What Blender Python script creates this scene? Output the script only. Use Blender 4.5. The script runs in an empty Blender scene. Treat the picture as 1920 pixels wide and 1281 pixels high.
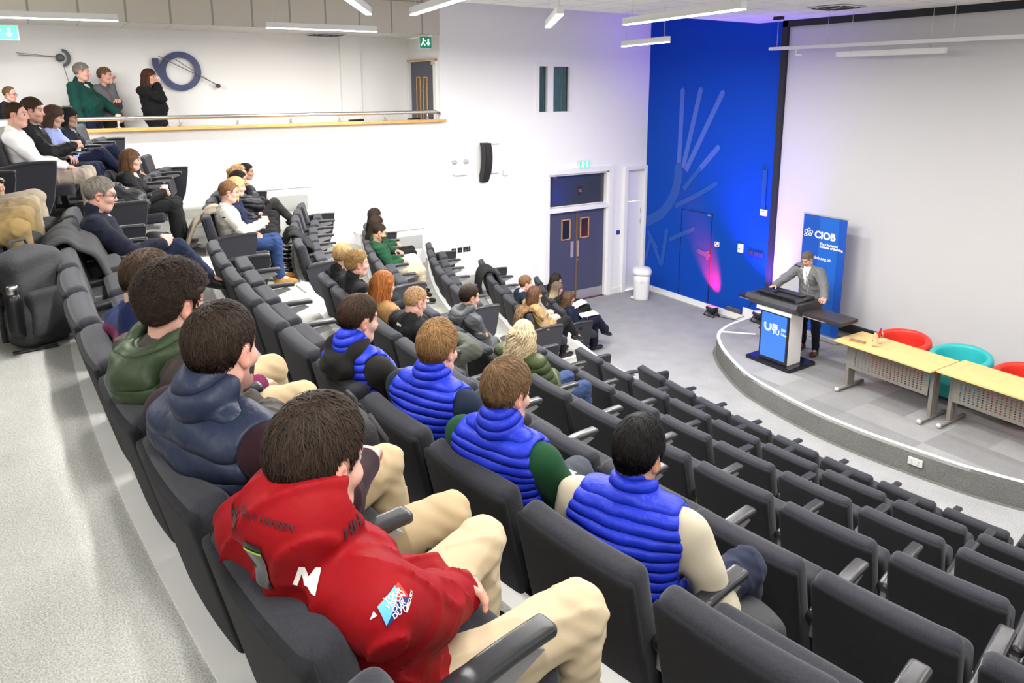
import bpy, bmesh, math, random
import numpy as np
from mathutils import Vector, Matrix, Euler
from mathutils.bvhtree import BVHTree
from mathutils.noise import fractal
S = bpy.context.scene
COL = S.collection
rnd = random.Random(7)
D2R = math.pi / 180
# ---------------------------------------------------------------- camera (x to the stage, y to the door wall, z up)
cam_d = bpy.data.cameras.new('camera'); CAM = bpy.data.objects.new('camera', cam_d); COL.objects.link(CAM)
cam_d.sensor_width = 36.0; cam_d.lens = 1347.4 / 1920 * 36.0
cam_d.shift_y = -(640.5 - 419.0) / 1920
cam_d.clip_start = 0.05
CAM.location = (0, 0, 4.518)
_y, _p = 0.9935, 0.1893
_f = Vector((math.cos(_y) * math.cos(_p), math.sin(_y) * math.cos(_p), -math.sin(_p)))
CAM.rotation_euler = _f.to_track_quat('-Z', 'Y').to_euler()
S.camera = CAM
# ---------------------------------------------------------------- world, exposure
W = bpy.data.worlds.new('world'); S.world = W; W.use_nodes = True
W.node_tree.nodes['Background'].inputs[0].default_value = (1.0, 0.985, 0.96, 1)
W.node_tree.nodes['Background'].inputs[1].default_value = 1.4
vs = S.view_settings
vs.view_transform = 'Standard'; vs.look = 'None'; vs.gamma = 1.0; vs.use_curve_mapping = False
vs.exposure = 0.08
LAMP_W = 62.0          # watts of one pendant

def light(name, kind, loc, energy, color=(1, 1, 1), parent=None, aim=None, **kw):
    d = bpy.data.lights.new(name, kind); d.energy = energy; d.color = color
    for k, v in kw.items(): setattr(d, k, v)
    o = bpy.data.objects.new(name, d); COL.objects.link(o); o.location = loc
    if aim is not None: o.rotation_euler = (Vector(aim) - Vector(loc)).to_track_quat('-Z', 'Y').to_euler()
    if parent: o.parent = parent
    return o
# ---------------------------------------------------------------- materials
MATS = {}
def mat(name, col=(.5, .5, .5), rough=.6, metal=0., bump=0., bscale=60., var=0., vscale=8., spec=.5, emit=None, estr=0., attr=False, trans=0., ior=1.45, sheen=0., coat=0., stretch=None):
    if name in MATS: return MATS[name]
    m = bpy.data.materials.new(name); m.use_nodes = True; MATS[name] = m
    nt = m.node_tree; N = nt.nodes; L = nt.links; b = N['Principled BSDF']
    b.inputs['Base Color'].default_value = (*col, 1); b.inputs['Roughness'].default_value = rough
    b.inputs['Metallic'].default_value = metal; b.inputs['Specular IOR Level'].default_value = spec
    b.inputs['IOR'].default_value = ior
    if trans: b.inputs['Transmission Weight'].default_value = trans
    if sheen: b.inputs['Sheen Weight'].default_value = sheen
    if coat: b.inputs['Coat Weight'].default_value = coat
    if emit: b.inputs['Emission Color'].default_value = (*emit, 1); b.inputs['Emission Strength'].default_value = estr
    src = None
    if attr:
        a = N.new('ShaderNodeAttribute'); a.attribute_name = 'Col'; src = a.outputs['Color']
    if bump or var:
        tc = N.new('ShaderNodeTexCoord'); vec = tc.outputs['Object']
        if stretch:
            mp = N.new('ShaderNodeMapping'); mp.inputs['Scale'].default_value = stretch; L.new(vec, mp.inputs[0]); vec = mp.outputs[0]
    if var:
        n = N.new('ShaderNodeTexNoise'); n.inputs['Scale'].default_value = vscale; n.inputs['Detail'].default_value = 5; L.new(vec, n.inputs['Vector'])
        r = N.new('ShaderNodeMapRange'); r.inputs[1].default_value = .3; r.inputs[2].default_value = .7; r.inputs[3].default_value = 1 - var; r.inputs[4].default_value = 1 + var
        L.new(n.outputs[0], r.inputs[0])
        mx = N.new('ShaderNodeVectorMath'); mx.operation = 'SCALE'
        if src is not None: L.new(src, mx.inputs[0])
        else: mx.inputs[0].default_value = col
        L.new(r.outputs[0], mx.inputs['Scale']); src = mx.outputs[0]
    if src is not None: L.new(src, b.inputs['Base Color'])
    if bump:
        n2 = N.new('ShaderNodeTexNoise'); n2.inputs['Scale'].default_value = bscale; n2.inputs['Detail'].default_value = 4; L.new(vec, n2.inputs['Vector'])
        bp = N.new('ShaderNodeBump'); bp.inputs['Strength'].default_value = bump; bp.inputs['Distance'].default_value = .01
        L.new(n2.outputs[0], bp.inputs['Height']); L.new(bp.outputs[0], b.inputs['Normal'])
    return m

def carpet(name, c1, c2, scale=150., rough=.95, tile=None, tile_var=.0):
    m = bpy.data.materials.new(name); m.use_nodes = True; N = m.node_tree.nodes; L = m.node_tree.links; b = N['Principled BSDF']
    b.inputs['Roughness'].default_value = rough; b.inputs['Specular IOR Level'].default_value = .15
    tc = N.new('ShaderNodeTexCoord')
    n = N.new('ShaderNodeTexNoise'); n.inputs['Scale'].default_value = scale; n.inputs['Detail'].default_value = 3; L.new(tc.outputs['Object'], n.inputs['Vector'])
    n3 = N.new('ShaderNodeTexNoise'); n3.inputs['Scale'].default_value = 3.; n3.inputs['Detail'].default_value = 6; L.new(tc.outputs['Object'], n3.inputs['Vector'])
    ad = N.new('ShaderNodeMath'); ad.operation = 'MULTIPLY_ADD'; L.new(n3.outputs[0], ad.inputs[0]); ad.inputs[1].default_value = .25; L.new(n.outputs[0], ad.inputs[2])
    cr = N.new('ShaderNodeValToRGB'); cr.color_ramp.elements[0].position = .42; cr.color_ramp.elements[1].position = .82
    cr.color_ramp.elements[0].color = (*c1, 1); cr.color_ramp.elements[1].color = (*c2, 1); L.new(ad.outputs[0], cr.inputs[0])
    out = cr.outputs[0]
    if tile:
        mp = N.new('ShaderNodeVectorMath'); mp.operation = 'SCALE'; mp.inputs['Scale'].default_value = 1 / tile; L.new(tc.outputs['Object'], mp.inputs[0])
        fl = N.new('ShaderNodeVectorMath'); fl.operation = 'FLOOR'; L.new(mp.outputs[0], fl.inputs[0])
        wn = N.new('ShaderNodeTexWhiteNoise'); L.new(fl.outputs[0], wn.inputs[0])
        rr = N.new('ShaderNodeMapRange'); rr.inputs[3].default_value = 1 - tile_var; rr.inputs[4].default_value = 1 + tile_var * .6; L.new(wn.outputs[0], rr.inputs[0])
        sc = N.new('ShaderNodeVectorMath'); sc.operation = 'SCALE'; L.new(out, sc.inputs[0]); L.new(rr.outputs[0], sc.inputs['Scale']); out = sc.outputs[0]
    L.new(out, b.inputs['Base Color'])
    bp = N.new('ShaderNodeBump'); bp.inputs['Strength'].default_value = .35; bp.inputs['Distance'].default_value = .006; L.new(n.outputs[0], bp.inputs['Height']); L.new(bp.outputs[0], b.inputs['Normal'])
    MATS[name] = m
    return m

def gridmat(name, col, line, size=(.6, .6), w=.012, rough=.9):
    "square ceiling tiles: lines where object x or y crosses a multiple of size"
    m = bpy.data.materials.new(name); m.use_nodes = True; N = m.node_tree.nodes; L = m.node_tree.links; b = N['Principled BSDF']
    b.inputs['Roughness'].default_value = rough; b.inputs['Specular IOR Level'].default_value = .2
    tc = N.new('ShaderNodeTexCoord'); sp = N.new('ShaderNodeSeparateXYZ'); L.new(tc.outputs['Object'], sp.inputs[0])
    outs = []
    for a in (0, 1):
        d = N.new('ShaderNodeMath'); d.operation = 'DIVIDE'; L.new(sp.outputs[a], d.inputs[0]); d.inputs[1].default_value = size[a]
        f = N.new('ShaderNodeMath'); f.operation = 'FRACT'; L.new(d.outputs[0], f.inputs[0])
        g = N.new('ShaderNodeMath'); g.operation = 'LESS_THAN'; L.new(f.outputs[0], g.inputs[0]); g.inputs[1].default_value = w / size[a]; outs.append(g)
    mx = N.new('ShaderNodeMath'); mx.operation = 'MAXIMUM'; L.new(outs[0].outputs[0], mx.inputs[0]); L.new(outs[1].outputs[0], mx.inputs[1])
    mc = N.new('ShaderNodeMix'); mc.data_type = 'RGBA'; mc.inputs[6].default_value = (*col, 1); mc.inputs[7].default_value = (*line, 1); L.new(mx.outputs[0], mc.inputs[0])
    L.new(mc.outputs[2], b.inputs['Base Color']); MATS[name] = m
    return m

WHITE = mat('white wall paint', (.86, .855, .84), .75, bump=.04, bscale=300, spec=.25)
TRIMW = mat('white gloss trim', (.84, .83, .82), .4)
CHAIR = mat('charcoal seat cloth', (.027, .028, .036), .9, bump=.25, bscale=420, var=.18, vscale=160, spec=.2, sheen=.15)
CHAIRB = mat('black seat back cloth', (.015, .015, .018), .92, bump=.25, bscale=420, var=.15, vscale=160, spec=.15, sheen=.06)  # same seat cloth darkened: shade on the rear panels put into the colour
ARM = mat('dark armrest plastic', (.022, .022, .025), .30, bump=.03, bscale=200)
STEEL = mat('grey seat steel', (.30, .30, .31), .42, .6)
BLACK = mat('matt black', (.012, .012, .013), .55)
BLACKP = mat('black plastic', (.018, .018, .02), .35)
CHROME = mat('brushed steel', (.62, .61, .6), .28, 1.)
WOOD = mat('oak edging', (.62, .34, .11), .4, var=.2, vscale=5, stretch=(1, 8, 8))
GREYPL = mat('grey vinyl plate', (.42, .42, .4), .5)
SILVER = mat('silver fitting', (.66, .66, .68), .35, .7)
PAPER = mat('white paper', (.86, .86, .85), .8)
SKINM = mat('skin', (.6, .4, .3), .48, attr=True, bump=.05, bscale=350, var=.05, vscale=25, spec=.35)
HAIRM = mat('hair', (.1, .06, .04), .58, attr=True, spec=.18)
ATTR = mat('coloured cloth', (.5, .5, .5), .85, attr=True, bump=.07, bscale=600, spec=.15, sheen=.04)
NYLON = mat('quilted nylon', (.5, .5, .5), .48, attr=True, bump=.45, bscale=40, spec=.32, stretch=(1, 1, .45))
def add_quilt(m, dist=.012, strength=.9):
    "sewn baffles: the alpha of the colour attribute counts baffles, seams fall on whole numbers"
    nt = m.node_tree; N = nt.nodes; L = nt.links; b = N['Principled BSDF']; old = b.inputs['Normal'].links[0].from_socket
    at = N.new('ShaderNodeAttribute'); at.attribute_name = 'Col'
    mu = N.new('ShaderNodeMath'); mu.operation = 'MULTIPLY'; L.new(at.outputs['Alpha'], mu.inputs[0]); mu.inputs[1].default_value = math.pi
    sn = N.new('ShaderNodeMath'); sn.operation = 'SINE'; L.new(mu.outputs[0], sn.inputs[0])
    ab = N.new('ShaderNodeMath'); ab.operation = 'ABSOLUTE'; L.new(sn.outputs[0], ab.inputs[0])
    pw = N.new('ShaderNodeMath'); pw.operation = 'POWER'; L.new(ab.outputs[0], pw.inputs[0]); pw.inputs[1].default_value = .45
    bp = N.new('ShaderNodeBump'); bp.inputs['Strength'].default_value = strength; bp.inputs['Distance'].default_value = dist; L.new(pw.outputs[0], bp.inputs['Height']); L.new(old, bp.inputs['Normal']); L.new(bp.outputs[0], b.inputs['Normal'])
add_quilt(NYLON)
CREASE = mat('creased shell cloth', (.5, .5, .5), .62, attr=True, bump=.55, bscale=15, spec=.14)
# ---------------------------------------------------------------- mesh helpers
def link(name, me, m, parent=None, loc=None, rot=None):
    o = bpy.data.objects.new(name, me); COL.objects.link(o)
    if m is not None and not me.materials: me.materials.append(m)
    if parent: o.parent = parent
    if loc is not None: o.location = loc
    if rot is not None: o.rotation_euler = rot
    return o
def tag(o, label, cat, group=None):
    o['label'] = label; o['category'] = cat
    if group: o['group'] = group
    return o
def thing(name, label, cat, loc=(0, 0, 0), rz=0., group=None):
    o = bpy.data.objects.new(name, None); COL.objects.link(o); o.empty_display_size = .1
    o.location = loc; o.rotation_euler = (0, 0, rz)
    return tag(o, label, cat, group)
def struct(o): o['kind'] = 'structure'; return o
def quadmesh(name, V, F, col=None, smooth=True):
    me = bpy.data.meshes.new(name); n = len(V); F = np.asarray(F, np.int32); m = len(F); w = F.shape[1] if m else 4
    me.vertices.add(n); me.vertices.foreach_set('co', np.ascontiguousarray(V, np.float32).ravel())
    me.loops.add(m * w); me.loops.foreach_set('vertex_index', F.ravel())
    me.polygons.add(m); me.polygons.foreach_set('loop_start', np.arange(m, dtype=np.int32) * w)
    me.polygons.foreach_set('use_smooth', np.full(m, smooth))
    if col is not None:
        a = me.attributes.new('Col', 'FLOAT_COLOR', 'POINT')
        c = np.ones((n, 4), np.float32); col = np.asarray(col); c[:, :(col.shape[-1] if col.ndim > 1 else 3)] = col; a.data.foreach_set('color', c.ravel())
    me.update(calc_edges=True)
    return me
SPLITS = set("knob socket_marks switch_marks suspension_wire rod drawer_runner hinge door_sticker glazing_bead pens slots door_gap door_frame strap handle zip bracket".split())
class MB:
    "collects simple solids into one mesh"
    def __init__(s): s.v = []; s.f = []; s.sm = []
    def add(s, V, F, smooth=False):
        n = len(s.v); s.v += [tuple(p) for p in V]; s.f += [[i + n for i in f] for f in F]; s.sm += [smooth] * len(F); return s
    def box(s, c, d, rot=None, bev=0.):
        bm = bmesh.new(); bmesh.ops.create_cube(bm, size=1.)
        bmesh.ops.scale(bm, vec=d, verts=bm.verts)
        if bev: bmesh.ops.bevel(bm, geom=bm.edges[:], offset=bev, segments=2, affect='EDGES', profile=.6)
        M = Matrix.Translation(c) @ (Euler(rot).to_matrix().to_4x4() if rot else Matrix())
        bm.verts.ensure_lookup_table(); bm.verts.index_update()
        s.add([M @ v.co for v in bm.verts], [[v.index for v in f.verts] for f in bm.faces]); bm.free(); return s
    def prism(s, pts, h0, h1, axis=2, smooth=False):
        "polygon pts extruded along an axis"
        def P(a, b, h): return {2: (a, b, h), 1: (a, h, b), 0: (h, a, b)}[axis]
        n = len(pts); V = [P(a, b, h0) for a, b in pts] + [P(a, b, h1) for a, b in pts]
        F = [[i, (i + 1) % n, n + (i + 1) % n, n + i] for i in range(n)]
        s.add(V, F, smooth); s.add(V, [list(range(n))[::-1], list(range(n, 2 * n))]); return s
    def tube(s, pts, r, n=8, cap=True, smooth=True, flat=1.):
        "tube through points; r is a number or one radius per point"
        pts = [Vector(p) for p in pts]; k = len(pts); rr = r if hasattr(r, '__len__') else [r] * k
        V = []; ref = None
        for i, p in enumerate(pts):
            t = (pts[min(i + 1, k - 1)] - pts[max(i - 1, 0)]).normalized()
            if ref is None: ref = Vector((0, 0, 1)) if abs(t.z) < .9 else Vector((1, 0, 0))
            a = (ref - t * ref.dot(t)).normalized(); b = t.cross(a); ref = a
            for j in range(n):
                w = 2 * math.pi * j / n; V.append(p + a * (rr[i] * math.cos(w) * flat) + b * (rr[i] * math.sin(w)))
        F = [[i * n + j, i * n + (j + 1) % n, (i + 1) * n + (j + 1) % n, (i + 1) * n + j] for i in range(k - 1) for j in range(n)]
        s.add(V, F, smooth)
        if cap: s.add(V, [list(range(n))[::-1], list(range((k - 1) * n, k * n))])
        return s
    def lathe(s, prof, c=(0, 0, 0), n=24, axis='z', smooth=True):
        V = []
        for r, h in prof:
            for j in range(n):
                w = 2 * math.pi * j / n
                q = (r * math.cos(w), r * math.sin(w), h)
                if axis == 'x': q = (q[2], q[0], q[1])
                if axis == 'y': q = (q[0], q[2], q[1])
                V.append((q[0] + c[0], q[1] + c[1], q[2] + c[2]))
        k = len(prof)
        F = [[i * n + j, i * n + (j + 1) % n, (i + 1) * n + (j + 1) % n, (i + 1) * n + j] for i in range(k - 1) for j in range(n)]
        s.add(V, F, smooth); s.add(V, [list(range(n))[::-1], list(range((k - 1) * n, k * n))]); return s
    def comps(s):
        p = list(range(len(s.v)))
        def f(i):
            while p[i] != i: p[i] = p[p[i]]; i = p[i]
            return i
        key = {}
        for i, v in enumerate(s.v):
            q = tuple(round(x, 5) for x in v)
            if q in key: p[f(i)] = f(key[q])
            else: key[q] = i
        for fc in s.f:
            for j in fc[1:]: p[f(j)] = f(fc[0])
        out = {}
        for fi, fc in enumerate(s.f): out.setdefault(f(fc[0]), []).append(fi)
        return list(out.values())
    def build(s, name, m, parent=None, loc=None, rot=None):
        if name in SPLITS and parent is not None:
            cs = s.comps()
            if len(cs) > 1:
                o = None
                for c in cs:
                    q = MB(); ids = sorted({i for fi in c for i in s.f[fi]}); mp = {i: k for k, i in enumerate(ids)}
                    q.v = [s.v[i] for i in ids]; q.f = [[mp[i] for i in s.f[fi]] for fi in c]; q.sm = [s.sm[fi] for fi in c]; o = q.build1(name, m, parent, loc, rot)
                return o
        return s.build1(name, m, parent, loc, rot)
    def build1(s, name, m, parent=None, loc=None, rot=None):
        me = bpy.data.meshes.new(name); me.from_pydata(s.v, [], s.f); me.polygons.foreach_set('use_smooth', s.sm); me.update()
        bm = bmesh.new(); bm.from_mesh(me); bmesh.ops.remove_doubles(bm, verts=bm.verts, dist=1e-5); bmesh.ops.recalc_face_normals(bm, faces=bm.faces); bm.to_mesh(me); bm.free()
        return link(name, me, m, parent, loc, rot)
def textmesh(body, size, extrude=.001, align='LEFT', bold=0., spacing=1.):
    cu = bpy.data.curves.new('txt', 'FONT'); cu.body = body; cu.size = size; cu.extrude = extrude; cu.align_x = align; cu.offset = bold; cu.space_line = spacing; cu.resolution_u = 3
    o = bpy.data.objects.new('txt', cu); COL.objects.link(o)
    dg = bpy.context.evaluated_depsgraph_get(); me = bpy.data.meshes.new_from_object(o.evaluated_get(dg))
    bpy.data.objects.remove(o); bpy.data.curves.remove(cu); me.materials.clear()
    return me
def text_on(name, body, size, origin, right, up, m, parent=None, extrude=.0015, align='LEFT', bold=0., spacing=1.):
    me = textmesh(body, size, extrude, align, bold, spacing); r = Vector(right).normalized(); u = Vector(up).normalized(); n = r.cross(u)
    M = Matrix((r, u, n)).transposed().to_4x4(); M.translation = Vector(origin); me.transform(M)
    return link(name, me, m, parent)
# ---------------------------------------------------------------- signed-distance sculpting
BIG = 9.0
def cap(a, b, r1, r2=None, k=None): return dict(t='c', a=np.array(a, float), b=np.array(b, float), r1=r1, r2=r1 if r2 is None else r2, k=k, op='u')
def ell(c, r, R=None, k=None): return dict(t='e', c=np.array(c, float), r=np.array(r, float), R=R, k=k, op='u')
def rbox(c, h, rad, R=None, k=None): return dict(t='b', c=np.array(c, float), h=np.array(h, float), rad=rad, R=R, k=k, op='u')
def tor(c, r, w, R=None, k=None, sz=1.): return dict(t='t', c=np.array(c, float), r=r, w=w, R=R, k=k, op='u', sz=sz)
def cut(p, k=None): q = dict(p); q['op'] = 's'; q['k'] = k if k is not None else q['k']; return q
def bounds(p, m):
    if p['t'] == 'c':
        r = max(p['r1'], p['r2']) + m; return np.minimum(p['a'], p['b']) - r, np.maximum(p['a'], p['b']) + r
    if p['t'] == 'e': r = (max(p['r']) if p['R'] is not None else p['r']) + m
    elif p['t'] == 'b': r = (np.linalg.norm(p['h']) if p['R'] is not None else p['h']) + p['rad'] + m
    else: r = p['r'] * (1 if np.isscalar(p['r']) else 1) + p['w'] * max(1, p['sz']) + m
    return p['c'] - r, p['c'] + r
def evalp(p, X, Y, Z):
    if p['t'] == 'c':
        a, b = p['a'], p['b']; ba = b - a; L = max(ba @ ba, 1e-9); x, y, z = X - a[0], Y - a[1], Z - a[2]
        h = np.clip((x * ba[0] + y * ba[1] + z * ba[2]) / L, 0, 1)
        return np.sqrt((x - ba[0] * h) ** 2 + (y - ba[1] * h) ** 2 + (z - ba[2] * h) ** 2) - (p['r1'] + (p['r2'] - p['r1']) * h)
    x, y, z = X - p['c'][0], Y - p['c'][1], Z - p['c'][2]
    if p['R'] is not None:
        R = p['R']; x, y, z = (R[0][i] * x + R[1][i] * y + R[2][i] * z for i in range(3))
    if p['t'] == 'e':
        r = p['r']; k0 = np.sqrt((x / r[0]) ** 2 + (y / r[1]) ** 2 + (z / r[2]) ** 2); k1 = np.sqrt((x / r[0] ** 2) ** 2 + (y / r[1] ** 2) ** 2 + (z / r[2] ** 2) ** 2)
        return k0 * (k0 - 1) / np.maximum(k1, 1e-6)
    if p['t'] == 'b':
        h = p['h']; qx, qy, qz = np.abs(x) - h[0], np.abs(y) - h[1], np.abs(z) - h[2]
        return np.sqrt(np.maximum(qx, 0) ** 2 + np.maximum(qy, 0) ** 2 + np.maximum(qz, 0) ** 2) + np.minimum(np.maximum(np.maximum(qx, qy), qz), 0) - p['rad']
    q = np.sqrt(x * x + y * y) - p['r']; return np.sqrt(q * q + (z / p['sz']) ** 2) - p['w']
def sculpt(prims, h, k=.03, disp=None, clip=None, smooth=1, colf=None):
    "union / cut of the primitives, meshed by surface nets; returns V, F, colours"
    m = 2.5 * h + k
    bb = [bounds(p, m) for p in prims if p['op'] == 'u']; lo = np.min([b[0] for b in bb], 0); hi = np.max([b[1] for b in bb], 0)
    n = np.ceil((hi - lo) / h).astype(int) + 2; F = np.full(n, BIG, np.float32); ax = [(lo[i] + h * np.arange(n[i])).astype(np.float32) for i in range(3)]
    for p in prims:
        b0, b1 = bounds(p, m); i0 = np.maximum(((b0 - lo) / h).astype(int), 0); i1 = np.minimum(((b1 - lo) / h).astype(int) + 2, n)
        if np.any(i1 <= i0): continue
        sl = tuple(slice(a, b) for a, b in zip(i0, i1)); X = ax[0][sl[0]][:, None, None]; Y = ax[1][sl[1]][None, :, None]; Z = ax[2][sl[2]][None, None, :]
        d = evalp(p, X, Y, Z).astype(np.float32); f = F[sl]; kk = k if p['k'] is None else p['k']
        if p['op'] == 'u': hh = np.maximum(kk - np.abs(d - f), 0); F[sl] = np.minimum(d, f) - (hh * hh / (4 * kk) if kk > 0 else 0)
        else: d = -d; hh = np.maximum(kk - np.abs(d - f), 0); F[sl] = np.maximum(d, f) + (hh * hh / (4 * kk) if kk > 0 else 0)
    if disp is not None:
        ii = np.where(np.abs(F) < .06); P = np.stack([ax[a][ii[a]] for a in range(3)], 1); F[ii] += disp(P).astype(np.float32)
    if clip is not None:
        ii = np.where(np.abs(F) < .12); P = np.stack([ax[a][ii[a]] for a in range(3)], 1); F[ii] = np.maximum(F[ii], clip(P).astype(np.float32))
    for a in range(3):
        s0 = [slice(None)] * 3; s0[a] = 0; F[tuple(s0)] = BIG; s0[a] = -1; F[tuple(s0)] = BIG
    Sg = F < 0; c = np.zeros([q - 1 for q in n], np.uint8); CN = [(x, y, z) for x in (0, 1) for y in (0, 1) for z in (0, 1)]
    for d in CN: c += Sg[d[0]:n[0] - 1 + d[0], d[1]:n[1] - 1 + d[1], d[2]:n[2] - 1 + d[2]]
    act = (c > 0) & (c < 8); idx = np.argwhere(act); ID = np.full(c.shape, -1, np.int32); ID[act] = np.arange(len(idx))
    pos = np.zeros((len(idx), 3)); cnt = np.zeros(len(idx))
    for a in range(3):
        for d in CN:
            if d[a]: continue
            e = list(d); e[a] = 1
            f0 = F[idx[:, 0] + d[0], idx[:, 1] + d[1], idx[:, 2] + d[2]]; f1 = F[idx[:, 0] + e[0], idx[:, 1] + e[1], idx[:, 2] + e[2]]
            mm = (f0 < 0) != (f1 < 0); t = f0[mm] / (f0[mm] - f1[mm]); q = np.tile(np.array(d, float), (mm.sum(), 1)); q[:, a] = t; pos[mm] += q; cnt[mm] += 1
    V = lo + (idx + pos / np.maximum(cnt, 1)[:, None]) * h
    faces = []
    for a in range(3):
        b, cc = [(1, 2), (2, 0), (0, 1)][a]
        s0 = [slice(1, q - 1) for q in n]; s0[a] = slice(0, n[a] - 1); s1 = list(s0); s1[a] = slice(1, n[a])
        A = Sg[tuple(s0)]; Bq = Sg[tuple(s1)]; e = np.argwhere(A != Bq); ins = A[e[:, 0], e[:, 1], e[:, 2]]
        off = np.ones(3, int); off[a] = 0; e = e + off
        def cell(db, dc): w = e.copy(); w[:, b] += db; w[:, cc] += dc; return ID[w[:, 0], w[:, 1], w[:, 2]]
        q = np.stack([cell(-1, -1), cell(0, -1), cell(0, 0), cell(-1, 0)], 1); q[~ins] = q[~ins][:, ::-1]; faces.append(q)
    Fq = np.concatenate(faces); Fq = Fq[(Fq >= 0).all(1)]
    for _ in range(smooth):
        acc = np.zeros_like(V); ct = np.zeros(len(V))
        for i in range(4):
            u, w = Fq[:, i], Fq[:, (i + 1) % 4]; np.add.at(acc, u, V[w]); np.add.at(ct, u, 1)
        V = V * .5 + .5 * np.where(ct[:, None] > 0, acc / np.maximum(ct, 1)[:, None], V)
    return V, Fq, (colf(V) if colf else None)
def sobj(name, prims, h, m, parent=None, col=None, **kw):
    V, F, c = sculpt(prims, h, **kw)
    if c is None and col is not None: c = np.tile(np.array(col, np.float32), (len(V), 1))
    return link(name, quadmesh(name, V, F, c), m, parent)
def rotz(a): return np.array([[math.cos(a), -math.sin(a), 0], [math.sin(a), math.cos(a), 0], [0, 0, 1.]])
def roty(a): return np.array([[math.cos(a), 0, math.sin(a)], [0, 1, 0], [-math.sin(a), 0, math.cos(a)]])
def rotx(a): return np.array([[1, 0, 0], [0, math.cos(a), -math.sin(a)], [0, math.sin(a), math.cos(a)]])
# ================================================================ the room
R0c, CYc = 21.8315, 4.518                       # centre line of the curved rows
XK = [0.023, 1.048, 2.027, 3.028, 4.081, 5.058, 6.203]      # back-rest line of each row on the axis
FL = [2.713, 2.274, 1.842, 1.413, 0.953, 0.537, 0.0]        # floor of each row
def xk(k): return XK[k] if k >= 0 else -.70 + 1.02 * (k + 1)
def fl(k): return FL[k] if k >= 0 else FL[0] - .44 * k
def arc(k, y, dx=0.):
    r = R0c - xk(k) - dx
    return R0c - math.sqrt(r * r - (y - CYc) ** 2) + .015 * max(0, y - 8.2) ** 2
def heading(k, y): return -math.asin((y - CYc) / (R0c - xk(k)))
RIS = .075
YS = [-3.0 + .366 * i for i in range(41)]       # to y = 11.64
def riser(k, y): return arc(k, y, RIS)
GREYC = carpet('speckled grey carpet', (.32, .32, .30), (.64, .64, .605), 210)
GREYF = carpet('pale grey carpet', (.22, .222, .228), (.41, .41, .415), 110)
STAGEC = carpet('stage carpet tiles', (.21, .21, .215), (.36, .36, .365), 130, tile=.5, tile_var=.26)
RISC = carpet('dark grey riser carpet', (.10, .10, .095), (.21, .21, .2), 120)
VINYL = carpet('grey step vinyl', (.27, .27, .25), (.43, .43, .40), 140)
# front floor and the stepped tiers
m = MB(); V = [(riser(6, y), y, 0.) for y in YS]; m.add(V + [(11.2, YS[-1], 0), (11.2, YS[0], 0)], [list(range(len(V) + 2))[::-1]])
struct(m.build('floor', GREYF))
for k in range(-3, 6):
    m = MB(); n = len(YS); zf = fl(k); lower = fl(k + 1)
    V = [(riser(k, y) if k > -3 else -9, y, zf) for y in YS] + [(riser(k + 1, y), y, zf) for y in YS] + [(riser(k + 1, y), y, lower) for y in YS]
    m.add(V, [[i, n + i, n + i + 1, i + 1] for i in range(n - 1)])
    struct(m.build('floor', GREYC if k < 0 else VINYL))
    m = MB(); m.add(V, [[n + i, 2 * n + i, 2 * n + i + 1, n + i + 1] for i in range(n - 1)]); struct(m.build('trim_%d' % (10 + k), RISC))
    # painted nosing along the edge of the tier
    a = [(riser(k + 1, y) - .085, y) for y in YS]; b = [(riser(k + 1, y) + .006, y) for y in YS]; m = MB()
    for i in range(n - 1):
        q = [a[i], b[i], b[i + 1], a[i + 1]]; m.prism(q, zf - .035, zf + .006)
    struct(m.build('trim_%d' % (20 + k), mat('off white nosing', (.84, .84, .82), .5, var=.05, vscale=3)))
# half steps of the aisle
NOSE = mat('white step nosing', (.86, .86, .84), .45)
for k in range(0, 7):
    zf = fl(k); h = (fl(k - 1) - zf) / 2; y0, y1 = 6.97, 8.0
    if h < .1: continue
    xa = riser(k, 7.5); m = MB(); m.box((xa + .16, 7.485, zf + h / 2 - .003), (.34, 1.03, h)); o = struct(m.build('floor', VINYL))
    m = MB(); m.box((xa + .31, 7.485, zf + h + .003), (.05, 1.03, .012)); m.box((xa + .16, y0 + .025, zf + h + .003), (.26, .05, .012)); m.box((xa + .335, 7.485, zf + h - .02), (.006, 1.03, .04))
    m.box((riser(k, 7.5) - .03, 7.485, fl(k - 1) + .010), (.07, 1.1, .012)); m.box((riser(k, 7.5) - .30, y1 + .02, fl(k - 1) + .010), (.5, .05, .012))
    struct(m.build('trim_%d' % (30 + k), NOSE))
# ---------------------------------------------------------------- door wall with its openings, balcony
def boxes(name, m, lst):
    b = MB()
    for x0, x1, y0, y1, z0, z1 in lst: b.box(((x0 + x1) / 2, (y0 + y1) / 2, (z0 + z1) / 2), (x1 - x0, y1 - y0, z1 - z0))
    return struct(b.build(name, m))
YW, YB = 11.64, 11.92
boxes('wall_left', WHITE, [(a, b, YW, YB, c, d) for a, b, c, d in (
    (-8, 6.05, 0, 3.90), (6.05, 8.19, 0, 6.2), (8.19, 8.45, 0, 4.01), (8.45, 9.03, 2.75, 4.01), (8.19, 9.03, 4.93, 6.2),
    (9.03, 10.03, 2.75, 6.2), (10.03, 10.55, 0, 6.2), (10.55, 11.06, 2.72, 6.2), (11.06, 11.4, 0, 6.2))])
boxes('wall_balcony', WHITE, [(-8, 6.3, 13.0, 13.2, 2.9, 5.5), (4.70, 5.08, 12.93, 13.0, 2.9, 5.42), (6.06, 6.26, 11.70, 11.76, 2.9, 6.2), (6.06, 6.26, 12.90, 12.999, 2.9, 5.404), (6.06, 6.26, 11.761, 12.90, 4.98, 5.404)])
boxes('floor', GREYC, [(-8, 6.1, YB, 13.0, 2.9, 3.02)])
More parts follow.
